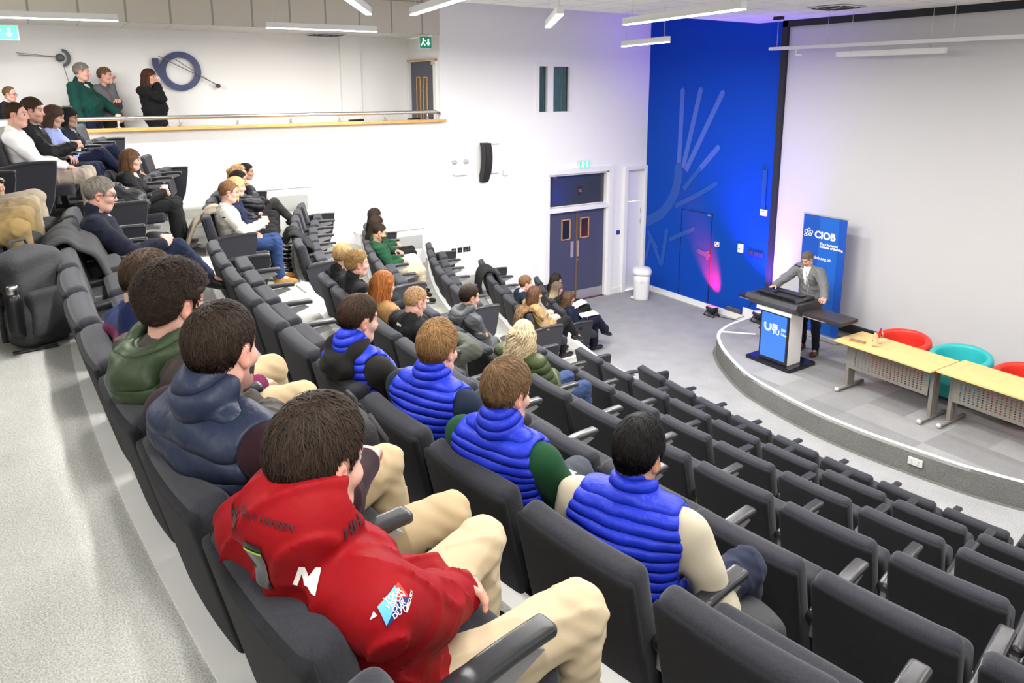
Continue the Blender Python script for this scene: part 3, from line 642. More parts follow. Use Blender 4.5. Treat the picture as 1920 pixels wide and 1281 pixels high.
# ---------------------------------------------------------------- things on the walls
t = thing('wall_loudspeaker', 'tall curved black loudspeaker on the white door wall', 'speaker', (6.92, 11.5, 3.1))
P = [(-.06, -.36), (-.055, -.12), (-.03, .12), (.0, .36)]; b = MB()
zz = [-.37 + .74 * i / 14 for i in range(15)]; bow = [.10 * (abs(z - .1) / .37) ** 2 for z in zz]
V = [(dx, -.10 + dy + bw_ * 1.0, z) for z, bw_ in zip(zz, bow) for dx, dy in ((-.075, 0), (.075, 0), (.075, .16), (-.075, .16))]
b.add(V, [[i * 4 + j, i * 4 + (j + 1) % 4, i * 4 + 4 + (j + 1) % 4, i * 4 + 4 + j] for i in range(14) for j in range(4)] + [[3, 2, 1, 0], [56, 57, 58, 59]]); b.build('cabinet', BLACK, t)
b = MB(); V = [(dx, -.108 + bw_, z * .96) for z, bw_ in zip(zz, bow) for dx in (-.066, .066)]; b.add(V, [[2 * i, 2 * i + 1, 2 * i + 3, 2 * i + 2] for i in range(14)]); b.build('grille', mat('black speaker mesh', (.02, .02, .02), .7, bump=.5, bscale=260), t)
b = MB(); b.box((0, .08, 0), (.05, .16, .12)); b.build('bracket', BLACK, t)
t = thing('emergency_light', 'white twin spot emergency light box on the door wall', 'light', (6.42, 11.6, 3.02))
b = MB(); b.box((0, 0, -.03), (.30, .08, .16), bev=.01); b.box((0, -.02, -.115), (.26, .03, .012)); b.build('case', TRIMW, t)
for s in (-1, 1):
    b = MB(); b.lathe([(.03, -.04), (.042, -.02), (.045, .03), (.02, .045)], (s * .12, -.01, .12), 16, 'y'); h = b.build('lamp_head', mat('grey lamp head', (.4, .4, .4), .4), t); b = MB(); b.box((s * .12, 0, .07), (.02, .02, .06)); b.build('stem', TRIMW, h)
for nm, lab, x, z, w_, h_ in (('wall_box', 'flat white box above the black wall speaker', 7.20, 3.48, .18, .08), ('wall_box', 'white box just right of the black wall speaker', 7.17, 2.93, .17, .09), ('wall_box', 'small white square box right of the wall speaker', 7.41, 2.88, .10, .11)):
    b = MB(); b.box((x, 11.61, z), (w_, .06, h_), bev=.008); tag(b.build(nm, TRIMW), lab, 'box', 'small white boxes on the door wall')
for x, w_, lab in ((6.27, .09, 'leftmost of the black wall sockets, behind the seat end'), (6.40, .09, 'black wall socket between its two neighbours'), (6.55, .15, 'widest black wall socket, rightmost of the row')):
    t = thing('wall_socket', lab, 'socket', (x, 11.63, 1.47), 0, 'black sockets on the door wall'); b = MB(); b.box((0, 0, 0), (w_, .02, .09), bev=.004); b.build('plate', BLACKP, t)
    b = MB()
    for q in ((-.03, .03) if w_ > .1 else (0,)):
        b.box((q, -.012, .018), (.008, .004, .018)); b.box((q - .012, -.012, -.015), (.014, .004, .008)); b.box((q + .012, -.012, -.015), (.014, .004, .008))
    b.build('socket_marks', mat('socket marks', (.4, .4, .4), .5), t)
b = MB(); b.box((10.34, 11.63, 1.37), (.085, .02, .09), bev=.004); tag(b.build('switch_plate', mat('blue switch plate', (.02, .06, .25), .4), ), 'small dark blue switch plate between the two doors', 'switch')
def sw(name, lab, y, z, w_, h_, m_, marks=None):
    t = thing(name, lab, 'switch' if 'socket' not in name else 'socket', (11.105, y, z)); b = MB(); b.box((0, 0, 0), (.03, w_, h_), bev=.004); b.build('plate', m_, t)
    b = MB()
    for q in (marks or [(0, 0, .02, .02)]): b.box((-.017, q[0], q[1]), (.006, q[2], q[3]))
    b.build('switch_marks', mat('dark marks', (.05, .05, .06), .5), t)
sw('switch_plate', 'square white switch plate right of the blue flush door', 9.53, 1.40, .10, .10, TRIMW, [(.02, .02, .025, .03), (-.02, -.02, .025, .03)])
sw('control_panel', 'tall white control plate on the blue wall', 8.95, 1.43, .12, .17, TRIMW, [(.02, -.01, .03, .025)])
for i in range(3): sw('socket_plate', ('leftmost', 'middle', 'rightmost')[i] + ' of three dark data plates on the blue wall', 8.70 - .115 * i, 1.385, .10, .10, mat('dark data plate', (.03, .04, .12), .4), [(0, .03, .07, .02), (.02, -.01, .02, .025)])
sw('junction_box', 'white junction box on the blue wall beside the screen frame', 8.475, 2.20, .15, .12, TRIMW, [(0, .02, .05, .01)])
b = MB(); b.box((11.108, 8.50, 2.62), (.03, .10, .74)); tag(b.build('cable_trunking', mat('blue trunking', (.004, .065, .30), .5)), 'blue painted trunking rising above the white junction box', 'trunking')
for y, lab in ((9.12, 'grey double socket low on the blue wall, left one'), (8.94, 'grey double socket low on the blue wall, right one')): sw('wall_socket', lab, y, .165, .15, .09, mat('grey socket', (.13, .13, .13), .5), [(.035, 0, .03, .04), (-.035, 0, .03, .04)])
b = MB(); b.box((11.09, 8.62, .18), (.03, .34, .22)); tag(b.build('cover_plate', TRIMW), 'white cover plate where the blue wall meets the stage', 'plate')
t = thing('wall_socket', 'white double socket in the curved stage front', 'socket', (8.226, 3.93, .165), .12); b = MB(); b.box((0, 0, 0), (.02, .16, .09), bev=.004); b.build('plate', mat('pale socket', (.6, .6, .56), .4), t)
b = MB()
for q in (-.04, .04): b.box((-.012, q, .012), (.004, .008, .02)); b.box((-.012, q - .012, -.018), (.004, .014, .008)); b.box((-.012, q + .012, -.018), (.004, .014, .008))
b.build('socket_marks', mat('socket marks', (.4, .4, .4), .5), t)
# exit signs
def exitsign(lab, loc, rz, w_, h_, lit, dirn):
    t = thing('exit_sign', lab, 'sign', loc, rz); b = MB(); b.box((0, 0, 0), (w_, .05, h_), bev=.006); b.build('case', mat('white sign case', (.75, .78, .77), .4), t)
    GR = mat('lit exit green' if lit else 'exit green', (.0, .22, .10), .4, emit=(.25, .95, .75) if lit else (.0, .25, .11), estr=.9 if lit else .35)
    b = MB(); b.box((0, -.028, 0), (w_ * .9, .006, h_ * .86)); p = b.build('sign_face', GR, t)
    WH = mat('lit exit white', (.9, 1, .95), .4, emit=(.9, 1, .97), estr=1.1 if lit else .8); b = MB(); q = w_ * .2
    b.prism([(q - .012, .06), (q + .012, .06), (q + .012, -.01), (q + .04, -.01), (q, -.06), (q - .04, -.01), (q - .012, -.01)], -.036, -.031, 1)
    x = -w_ * .2; b.box((x, -.034, .055), (.028, .004, .028)); b.box((x, -.034, .015), (.022, .004, .05), (0, .3, 0)); b.box((x + .02, -.034, -.035), (.016, .004, .06), (0, -.5, 0)); b.box((x - .025, -.034, -.03), (.016, .004, .06), (0, .6, 0)); b.box((x + .03, -.034, .03), (.05, .004, .012), (0, .4, 0))
    b.build('sign_symbol', WH, p); return t
exitsign('glowing pale green exit sign above the slate blue double doors', (9.33, 11.60, 2.92), 0, .30, .18, True, 1)
exitsign('green exit sign hanging above the balcony door', (5.76, 11.62, 5.26), 0, .24, .22, False, 1)
exitsign('glowing exit sign at the left end of the balcony soffit', (-.29, 11.7, 5.2), 0, .36, .20, True, 1)
# balcony edge, rail
b = MB(); b.box((-.9, YW - .02, 3.905), (14.0, .22, .045), bev=.008); struct(b.build('trim_7', WOOD))
t = thing('handrail', 'brushed steel handrail along the balcony edge', 'handrail', (0, YW, 3.93))
b = MB(); b.tube([(-7.9, 0, .13), (5.95, 0, .13), (6.03, 0, .10)], .030, 10); b.build('rail', CHROME, t)
for i in range(-9, 7): b = MB(); b.tube([(.93 + .81 * i, 0, 0), (.93 + .81 * i, 0, .12)], .016, 8); b.lathe([(.035, 0), (.035, .012), (.02, .014)], (.93 + .81 * i, 0, 0), 12); b.build('rail_post', CHROME, t)
# art on the balcony wall
t = thing('wall_sculpture', 'blue spiral ring sculpture with two thin rods on the balcony wall', 'artwork', (2.0, 12.95, 4.75))
b = MB(); P = []
for i in range(61):
    a = math.radians(215 - 400 * i / 60); r = .235 + (.045 if i < 12 else 0) * (12 - i) / 12 + .0 * i; P.append((r * math.cos(a) + .0, -.02, r * math.sin(a)))
P = [(-.36, -.02, .18), (-.35, -.02, .06), (-.30, -.02, -.06)] + [(.26 * math.cos(a), -.02, .255 * math.sin(a)) for a in [math.radians(205 + 385 * i / 50) for i in range(51)]][3:]
P = [(-.36 + .0, -.02, .20), (-.36, -.02, .10), (-.31, -.02, -.02), (-.235, -.02, -.13)] + [(.265 * math.cos(a), -.02, .265 * math.sin(a)) for a in [math.radians(222 + 372 * i / 56) for i in range(57)]]
Pall = P
for P, nm_ in ((Pall[:8], 'tail'), (Pall[5:], 'ring')):
  V = []; b = MB()
  for i, p in enumerate(P):
    q = Vector(P[min(i + 1, len(P) - 1)]) - Vector(P[max(i - 1, 0)]); q.normalize(); nn = Vector((-q.z, 0, q.x)); w_ = .048
    if nm_ == 'tail': p = (p[0], p[1] - .012, p[2])
    V += [Vector(p) + nn * w_, Vector(p) - nn * w_, Vector(p) - nn * w_ + Vector((0, .03, 0)), Vector(p) + nn * w_ + Vector((0, .03, 0))]
  b.add(V, [[i * 4 + j, i * 4 + (j + 1) % 4, i * 4 + 4 + (j + 1) % 4, i * 4 + 4 + j] for i in range(len(P) - 1) for j in range(4)] + [[0, 1, 2, 3], [4 * len(P) - 1, 4 * len(P) - 2, 4 * len(P) - 3, 4 * len(P) - 4]])
  b.build(nm_, mat('blue enamel', (.025, .035, .13), .35, var=.5, vscale=3), t)
b = MB(); b.tube([(-.33, -.05, .24), (.55, -.05, -.22)], .006, 6); b.tube([(-.15, -.05, .24), (.54, -.05, -.23)], .006, 6); b.build('rod', mat('grey rod', (.2, .18, .2), .4), t)
b = MB(); b.lathe([(.005, -.03), (.035, -.02), (.035, .02), (.005, .03)], (.555, -.05, -.235), 14, 'y'); b.build('disc', mat('maroon disc', (.12, .04, .05), .4), t)
t = thing('wall_sculpture', 'small grey crescent sculpture with thin rods on the balcony wall', 'artwork', (.36, 12.95, 4.93))
b = MB(); b.prism([(.10 * math.cos(a) + .03, .13 * math.sin(a)) for a in [math.radians(-95 + 19 * i) for i in range(11)]] + [(.045 * math.cos(a) + .03, .085 * math.sin(a)) for a in [math.radians(95 - 19 * i) for i in range(11)]], -.03, 0, 1); b.build('crescent', mat('slate enamel', (.05, .05, .055), .4), t)
b = MB(); b.lathe([(.005, -.025), (.06, -.02), (.06, .0), (.005, .005)], (-.01, -.02, 0), 18, 'y'); b.build('disc', mat('grey disc', (.10, .10, .11), .4), t)
b = MB(); b.tube([(-.03, -.03, .01), (-.55, -.03, .06)], .005, 5); b.tube([(-.03, -.03, .01), (-.52, -.03, .03)], .005, 5); b.tube([(.02, -.03, -.1), (.11, -.03, -.6)], .005, 5); b.build('rod', mat('grey rod', (.2, .18, .2), .4), t)
# ceiling diffusers
for lab, x, y, z, s_ in (('square ceiling diffuser over the stage screen', 9.72, 6.42, 5.62, .58), ('square ceiling diffuser in the balcony soffit', 4.35, 12.66, 5.397, .55)):
    t = thing('air_diffuser', lab, 'vent', (x, y, z)); b = MB(); b.box((0, 0, -.004), (s_, s_, .012)); b.build('frame', mat('pale vent', (.6, .6, .6), .6), t)
    b = MB()
    for i in range(4):
        for r in (.1, .17, .24): b.box((math.cos(i * math.pi / 2) * r, math.sin(i * math.pi / 2) * r, -.012), (.035 if i % 2 == 0 else .3 * r / .17, .3 * r / .17 if i % 2 == 0 else .035, .006))
    b.build('slots', mat('dark slots', (.03, .03, .04), .8), t)
# ---------------------------------------------------------------- pendant strip lamps
LEDC = mat('lit lamp diffuser', (.9, .9, .9), .5, emit=(1, .97, .92), estr=9.)
HOUS = mat('white lamp housing', (.75, .75, .74), .45)
def pendant(lab, a, b_, z, ceil=5.63, w_=.07, mount=None, power=1.):
    a, b_ = Vector(a), Vector(b_); c = (a + b_) / 2; L = (b_ - a).length; rz = math.atan2(b_.y - a.y, b_.x - a.x)
    t = thing('pendant_lamp', lab, 'lamp', (c.x, c.y, z), rz, 'white strip pendant lamps')
    m_ = MB(); m_.box((0, 0, .045), (L, w_, .075), bev=.004); m_.build('housing', HOUS, t)
    m_ = MB(); m_.box((0, 0, .002), (L * .995, w_ * .92, .012)); m_.build('diffuser', LEDC, t)
    m_ = MB()
    for s in (-.42, .42): m_.tube([(s * L, 0, .08), (s * L, 0, ceil - z)], .0035, 5)
    m_.build('suspension_wire', SILVER, t)
    if mount: m_ = MB(); m_.box((mount * L, 0, ceil - z - .025), (.16, .07, .05)); m_.build('ceiling_box', BLACK, t)
    light('lamp_glow', 'AREA', (0, 0, -.012), LAMP_W * power * L / 1.5 * 1.5, (1, .975, .94), t, shape='RECTANGLE', size=L * .97, size_y=w_ * .9)
pendant('lit strip pendant lamp at the top left corner, before the balcony', (-.55, 10.72), (.95, 10.47), 5.31, 6.0)
pendant('lit strip pendant lamp hanging before the balcony bulkhead, left of centre', (2.78, 10.55), (4.38, 10.45), 5.31, 6.0)
pendant('slanting lit strip pendant lamp cut by the top edge, left of the balcony exit sign', (2.25, 6.2), (3.25, 7.97), 5.31)
pendant('lit strip pendant lamp cut by the top edge above the balcony exit sign', (3.69, 7.75), (3.42, 6.1), 5.31)
pendant('short slanting lit pendant lamp in front of the white door wall', (5.20, 7.2), (4.36, 5.83), 5.20, power=1.6)
pendant('long lit strip pendant lamp in front of the blue wall top', (5.9, 6.62), (5.62, 4.66), 5.22, mount=-.42, power=1.6)
pendant('short lit strip pendant lamp hanging lower, beside the blue wall edge', (7.79, 8.77), (7.52, 7.52), 5.12, power=1.5)
k = 0
for x, y in ((-2.2, 1.5), (-2.2, 5.5), (.4, .2), (.4, 3.6), (2.6, 1.6), (2.6, 3.4), (5.0, .2), (5.0, 2.6), (6.4, 2.3), (7.2, .9), (-2.4, 8.4), (9.6, 1.6), (8.6, 7.2)):
    if (x, y) in ((8.6, 7.2),): continue
    pendant('strip pendant lamp outside the photo, hanging over the ' + ('back of the hall', 'back of the hall by the aisle', 'top row near side', 'top row', 'upper rows near side', 'upper rows', 'middle rows near side', 'middle rows', 'front rows', 'front rows near side', 'back rows by the balcony', 'stage tables')[k], (x, y - .8), (x, y + .8), 5.25, power=.55); k += 1
for x, y in ((.9, 12.4), (3.9, 12.3)):
    pass
# unlit track with a lamp box over the stage
t = thing('track_rail', 'unlit white track with a dark ceiling mount in front of the screen', 'track', (10.3, 7.96, 5.09), -math.pi / 2)
b = MB(); b.box((1.9, 0, .03), (3.8, .05, .05)); b.build('rail', HOUS, t)
b = MB(); b.box((.14, 0, .515), (.16, .07, .05)); b.build('ceiling_box', BLACK, t)
b = MB()
for x in (.14, 1.05, 2.9): b.tube([(x, 0, .05), (x, 0, .54)], .004, 5)
b.build('suspension_wire', SILVER, t)
b = MB(); b.tube([(.52, 0, .0), (.52, 0, -.08), (.62, 0, -.09)], .022, 8); b.build('track_spot', HOUS, t)
t = thing('lamp_box', 'unlit white strip lamp box hanging just behind the white track', 'lamp', (10.55, 6.07, 5.0), -math.pi / 2)
b = MB(); b.box((0, 0, 0), (1.62, .09, .075), bev=.004); b.build('housing', HOUS, t)
b = MB(); b.box((0, 0, -.04), (1.56, .07, .006)); b.build('diffuser', mat('unlit diffuser', (.7, .7, .68), .5), t)
b = MB()
for s in (-.6, .6): b.tube([(s, 0, .03), (s, 0, .63)], .003, 5)
b.build('suspension_wire', SILVER, t)
# ================================================================ theatre seats
LEAN = math.radians(13)
def RM(a): return roty(-a)          # lean backwards
def chair_meshes():
    M = {}
    Rb = RM(LEAN)
    def bend(P): return np.zeros(len(P))
    # cushion of the back: rounded slab, slightly wrapped round the sitter
    def back(prims, h, k):
        V, F, _ = sculpt(prims, h, k=k, smooth=2); V = V.copy(); V[:, 0] += .014 * (np.abs(V[:, 1]) / .25) ** 2.2 - .038
        return V, F
    cz = .60
    V, F = back([rbox((.112, 0, cz), (.012, .212, .236), .036, Rb, k=.01)], .009, .01); M['backrest'] = quadmesh('backrest', V, F)
    V, F = back([rbox((.068, 0, cz - .008), (.006, .240, .246), .009, Rb, k=.01)], .008, .01); M['back_shell'] = quadmesh('back_shell', V, F)
    V, F = back([rbox((.155, 0, .315), (.012, .215, .03), .012, RM(LEAN + .1), k=.01)], .008, .01); M['shell_edge'] = quadmesh('shell_edge', V, F)
    V, F, _ = sculpt([rbox((.285, 0, .49), (.028, .195, .165), .034, RM(.16), k=.01)], .009, k=.01); M['seat_up'] = quadmesh('seat_cushion', V, F)
    V, F, _ = sculpt([rbox((.42, 0, .375), (.18, .195, .022), .034, roty(-.06), k=.01)], .009, k=.01); M['seat_down'] = quadmesh('seat_cushion', V, F)
    def armv(P): return P
    V, F, _ = sculpt([rbox((.30, 0, .622), (.215, .018, .004), .013, roty(-.07), k=.008), cap((.10, 0, .607), (.28, 0, .622), .024, .022, k=.02)], .006, k=.008); V[:, 2] = np.where(V[:, 2] > .655, .655, V[:, 2]); V[:, 2] += .02 * np.sin((V[:, 0] - .08) * 6.)
    M['armrest'] = quadmesh('armrest', V, F)
    b = MB(); b.prism([(.09, .52), (.09, .59), (.47, .625), (.50, .605), (.30, .54)], -.014, .014, 1); o = b.build('arm_bracket', STEEL); M['arm_bracket'] = o.data; bpy.data.objects.remove(o)
    b = MB(); b.box((.20, 0, .27), (.07, .045, .54), (0, -.12, 0), bev=.008); b.box((.22, 0, .015), (.22, .09, .03), bev=.006); o = b.build('pedestal', STEEL); M['pedestal'] = o.data; bpy.data.objects.remove(o)
    b = MB(); b.prism([(.06, .585), (.12, .605), (.30, .64), (.52, .655), (.52, .60), (.47, .30), (.36, .02), (.16, .02), (.12, .30)], -.025, .025, 1); o = b.build('end_panel', CHAIR); md = o.data; M['end_panel'] = md; bpy.data.objects.remove(o)
    for k, mm in (('backrest', CHAIR), ('back_shell', CHAIRB), ('shell_edge', STEEL), ('seat_up', CHAIR), ('seat_down', CHAIR), ('armrest', ARM)): M[k].materials.append(mm)
    M['end_panel'].materials.clear(); M['end_panel'].materials.append(CHAIR)
    return M
CM = chair_meshes()
def proto(seat, near_end, far_end):
    t = thing('tip_up_seat', 'prototype', 'chair')
    link('backrest', CM['backrest'], None, t); link('back_shell', CM['back_shell'], None, t); link('shell_edge', CM['shell_edge'], None, t); link('seat_cushion', CM['seat_' + seat], None, t)
    for side in ((-1,) if not far_end else (-1, 1)):
        y = side * .28
        a = link('armrest', CM['armrest'], None, t, (0, y, .01 if (side == -1 and near_end) or (side == 1 and far_end) else 0))
        if (side == -1 and near_end) or (side == 1 and far_end): link('end_panel', CM['end_panel'], None, t, (0, y, 0))
        else: link('arm_bracket', CM['arm_bracket'], None, a); link('pedestal', CM['pedestal'], None, t, (0, y, 0))
    return t
ORD = 'first second third fourth fifth sixth seventh eighth ninth tenth eleventh twelfth'.split()
ROWN = {6: 'front row', 5: 'second row', 4: 'third row', 3: 'fourth row', 2: 'fifth row', 1: 'sixth row', 0: 'seventh row', -1: 'back row'}
SEATS = {}          # (block, row, n) -> (x, y, z, heading)
NEAR = {0: (6.35, .56, 11), 1: (6.62, .56, 12), 2: (6.57, .541, 12), 3: (6.42, .56, 12), 4: (6.00, .56, 9), 5: (6.27, .56, 9), 6: (6.41, .56, 10), -1: (7.0, .56, 6)}
FAR = {k: (8.33, .53, 6) for k in range(-1, 7)}
FAR[4] = (8.28, .53, 6); FAR[6] = (9.30, .54, 4); FAR[5] = (8.13, .54, 6)
TAKEN = {('n', 0): {1, 6, 7, 8, 9}, ('n', 1): {6, 7, 8, 9}, ('n', 2): {0, 1, 2, 3}, ('n', 3): {1, 3}, ('n', -1): {0, 1, 2, 3}, ('f', 0): {1}, ('f', 1): {0, 1, 2, 3, 4}, ('f', 3): {2, 3, 4}, ('f', 5): {0, 1}, ('f', 6): {0, 1, 2}, ('f', -1): {0, 1, 2, 3}}
FOLD = {}
PC = {}
def dup(root):
    r = root.copy(); COL.objects.link(r)
    for ch in root.children:
        c = ch.copy(); COL.objects.link(c); c.parent = r
        for g in ch.children: d = g.copy(); COL.objects.link(d); d.parent = c
    return r
for blk, tab, bn in (('n', NEAR, 'middle block'), ('f', FAR, 'white wall block')):
    for k, (y0, w, n) in tab.items():
        for i in range(n):
            y = y0 - i * w if blk == 'n' else y0 + i * w
            down = i in TAKEN.get((blk, k), ()); near_end = blk == 'f' and i == 0; far_end = (blk == 'n' and i == 0) or (blk == 'f' and i == n - 1)
            key = ('down' if down else 'up', near_end, far_end)
            if key not in PC: PC[key] = proto(*key); t = PC[key]
            else: t = dup(PC[key])
            pos = (arc(k, y) - (.2 if k < 0 and blk == 'n' else 0), y, fl(k) + .004, heading(k, y)); SEATS[blk, k, i] = pos
            t.location = pos[:3]; t.rotation_euler = (0, 0, pos[3])
            tag(t, '%s grey tip-up seat, %s from stepped aisle, %s of %s' % ('occupied' if down else 'folded', ORD[i], ROWN[k], bn), 'chair', 'grey tip-up seats of the %s, %s' % (ROWN[k], bn))
# ================================================================ people
UP = np.array([0, 0, 1.])
def nrm(v): v = np.asarray(v, float); return v / max(np.linalg.norm(v), 1e-9)
def frame(x, z):
    "rotation whose columns are x, y, z with x kept"
    x = nrm(x); z = nrm(np.asarray(z) - x * (np.asarray(z) @ x)); y = np.cross(z, x); return np.stack([x, y, z], 1)
def ik(a, c, l1, l2, pole):
    a, c = np.array(a, float), np.array(c, float); d = c - a; L = np.linalg.norm(d)
    if L > (l1 + l2) * .995: c = a + d / L * (l1 + l2) * .995; d = c - a; L = np.linalg.norm(d)
    u = d / L; x = (l1 * l1 - l2 * l2 + L * L) / (2 * L); h = math.sqrt(max(l1 * l1 - x * x, 0)); p = np.asarray(pole, float); p = nrm(p - u * (p @ u)); return a + u * x + p * h, c
SK = {'fair': (.66, .42, .32), 'pink': (.70, .42, .34), 'tan': (.52, .31, .21), 'olive': (.56, .36, .25), 'brown': (.40, .24, .15)}
HC = {'dkbrown': (.022, .0135, .009), 'brown': (.036, .021, .012), 'ltbrown': (.125, .075, .038), 'black': (.006, .005, .005), 'blond': (.34, .22, .10), 'ginger': (.26, .10, .03), 'grey': (.17, .15, .13), 'strawb': (.20, .11, .045), 'ash': (.16, .105, .06), 'auburn': (.10, .036, .018)}
def wob(seed, amp, f=28., n=4):
    r = np.random.RandomState(seed); K = r.normal(size=(n, 3)) * f * np.array([.6, .6, 1.1]); ph = r.uniform(0, 6.28, n)
    return lambda P: amp * sum(np.sin(P @ K[i] + ph[i]) for i in range(n)) / n * 1.6
def lerp_tab(x, xs, ys): return np.interp(x, xs, ys)
# ---- hair in head space (x forward, z up, chin -.115, crown .125)
HCEN = np.array([-.014, 0, .036]); HRAD = np.array([.099, .0775, .092])
def hairline(P, style):
    xs = [-.12, -.085, -.055, -.036, -.026, .018, .026, .034, .055, .075, .11]; ys = [-.072, -.068, -.048, -.034, .034, .034, -.012, .045, .062, .074, .078]
    if style in ('receding', 'buzz'): ys = [-.066, -.062, -.042, -.03, .034, .034, .0, .05, .082, .095, .10]
    if style == 'fringe': ys = [-.075, -.07, -.05, -.034, .03, .03, -.01, .03, .042, .05, .055]
    if style == 'bald': ys = [-.06, -.055, -.04, -.03, .03, .03, .0, .06, .14, .2, .2]
    return lerp_tab(P[:, 0], xs, ys)
def hair(parent, HR, H, style, col, seed, near, length=.055, thick=.011, long_=0., sweep=(0, 0, 0), curl=0.):
    rs = np.random.RandomState(seed); h = .006 if near else .0075; col = np.array(col)
    if style == 'buzz': thick = .0045
    c, r = HCEN, HRAD + thick * (np.array([.55, .30, 1.25]) if style in ('short', 'receding') else np.array([.8, .55, 1.0]))
    prims = [ell(c, r)]
    w1, w2 = wob(seed, .003 if style not in ('buzz', 'bald') else .001, 95, 6), wob(seed + 1, .0032 * (1 + curl * 1.2) if style not in ('buzz', 'bald') else .001, 42, 5)
    longp = long_ > 0
    if longp:
        prims += [ell((-.055, 0, -.05 - long_ * .30), (.062, .092, .10 + long_ * .40), k=.05)]
        for s in (-1, 1): prims += [cap((-.005, s * .078, .03), (.012, s * .088, -.10 - long_ * .55), .026, .022, k=.03)]
    if style == 'ponytail': prims += [cap((-.10, 0, .06), (-.135, 0, .035), .022, .026, k=.02), cap((-.135, 0, .035), (-.13, 0, -.12), .028, .012, k=.02)]
    if style == 'bun': prims += [ell((-.10, 0, .09), (.035, .04, .035), k=.02)]
    def clip(P):
        d = hairline(P, 'fringe' if style == 'fringe' else style) - P[:, 2]
        d = d * .8
        if longp: d = np.where(P[:, 0] > .0, np.maximum(np.where(P[:, 2] > .02, d, -1), (P[:, 0] - .030) * np.where(P[:, 2] > .03, 0, 1) + np.where(P[:, 2] > .03, d, 0)), -1)
        elif style in ('ponytail', 'bun'): d = np.where(P[:, 0] < -.075, np.where(P[:, 2] < -.06, d if style == 'bun' else np.where(P[:, 0] < -.11, -1, d), -1), d)
        return d
    def disp(P):
        fade = .008 * np.clip((.055 - P[:, 2]) / .11, 0, 1) if not longp and style not in ('ponytail', 'curly', 'buzz') else 0
        return w1(P) + w2(P) + fade
    def colf(V):
        n = wob(seed + 5, 1., 120, 5)(V); return np.clip(col * (1 + .28 * n[:, None]), 0, 1)
    V, F, C = sculpt(prims, h, k=.02, disp=disp, clip=clip, colf=colf)
    Vw = V @ HR.T + H; o = link('hair', quadmesh('hair', Vw, F, C), HAIRM, parent)
    if style == 'bald': return o
    if style == 'buzz': length = .011
    # locks: tapering ribbons that follow the scalp
    n = {2: 5200, 1: 1500, 0: 700}[near]; wd = {2: .0022, 1: .0036, 0: .005}[near]; st = 8 if longp else (7 if near == 2 else 5)
    u = rs.normal(size=(n * 3, 3)); u /= np.linalg.norm(u, axis=1)[:, None]; P = c + u * r
    ok = P[:, 2] > (hairline(P, style) + .006 if not longp else np.where(P[:, 0] > .02, .06, .0 - .04)); P = P[ok][:n]; n = len(P)
    L = length * rs.uniform(.6, 1.25, n) if not longp else (.16 + long_) * rs.uniform(.75, 1.05, n)
    if not longp: L = np.clip((P[:, 2] - hairline(P, style)) * .6 + .007, .008, L)
    whorl = np.array([-.055, .012, .128]); jit = rs.normal(size=(n, 3)) * .35; lift = rs.uniform(.0, .09, n) * (1 + curl) * np.clip((P[:, 2] + .01) / .1, .12, 1); ph = rs.uniform(0, 6.28, n)
    pts = []; nr = []; Q = P.copy()
    for s in range(st):
        q = (Q - c) / r; nn = q / r; nn /= np.linalg.norm(nn, axis=1)[:, None]
        pts.append(Q.copy()); nr.append(nn)
        if longp: f = np.stack([-.35 - 0 * Q[:, 0], np.sign(Q[:, 1] + .008) * .8, -1.2 + 0 * Q[:, 0]], 1) + .5 * jit
        else:
            f = (Q - whorl) * 9 + jit * .8 + np.array([0, 0, -.35]) + np.array(sweep)
            if style == 'curly': f = f * .4 + np.stack([np.sin(ph + s * 1.9), np.cos(ph + s * 1.9), np.sin(2 * ph + s * 1.3)], 1) * 1.1
        f -= nn * (f * nn).sum(1)[:, None]; f /= np.maximum(np.linalg.norm(f, axis=1), 1e-6)[:, None]
        if longp:
            low = Q[:, 2] < .0; f[low] = np.array([-.06, 0, -1]) + .12 * jit[low]
            if curl: f += curl * np.stack([np.sin(ph + s * 1.5), np.cos(ph + s * 1.5), 0 * ph], 1)
        Q = Q + f * (L / (st - 1))[:, None]
        e = np.sqrt((((Q - c) / r) ** 2).sum(1)); g = 1 + lift * (s + 1) / st
        if longp:
            low = Q[:, 2] < c[2]; ex = np.sqrt(((Q[:, 0] - c[0] + .02) / .085) ** 2 + (Q[:, 1] / .10) ** 2)
            sc_ = np.where(low, np.where(ex < 1, 1 / np.maximum(ex, .3), 1.0), 0)
            Q2 = Q.copy(); Q2[:, :2] = (Q[:, :2] - [c[0] - .02, 0]) * sc_[:, None] + [c[0] - .02, 0]; Q2[:, 0] = np.where(low & (Q2[:, 0] > .03), .03, Q2[:, 0])
            Q = np.where(low[:, None], Q2, c + (Q - c) / e[:, None] * (1.02 + .04 * lift[:, None]))
        else:
            fd = .007 * np.clip((.055 - Q[:, 2]) / .11, 0, 1) / .085 if style not in ('curly', 'ponytail', 'buzz') else 0
            Q = c + (Q - c) / e[:, None] * (np.maximum(g, 1.005) - fd)[:, None]
    pts = np.stack(pts, 1); nr = np.stack(nr, 1); t = np.gradient(pts, axis=1); side = np.cross(t, nr); side /= np.maximum(np.linalg.norm(side, axis=2), 1e-9)[:, :, None]
    w_ = wd * (np.linspace(1, .35, st) if not longp else np.linspace(1, .6, st))[None, :, None] * rs.uniform(.6, 1.3, n)[:, None, None]
    A = pts - side * w_; B_ = pts + side * w_; M = pts + nr * (w_ * .55)
    VV = np.stack([A, M, B_], 2).reshape(-1, 3); i0 = (np.arange(n)[:, None] * st + np.arange(st - 1)[None, :]).ravel() * 3
    FF = np.concatenate([np.stack([i0, i0 + 3, i0 + 4, i0 + 1], 1), np.stack([i0 + 1, i0 + 4, i0 + 5, i0 + 2], 1)])
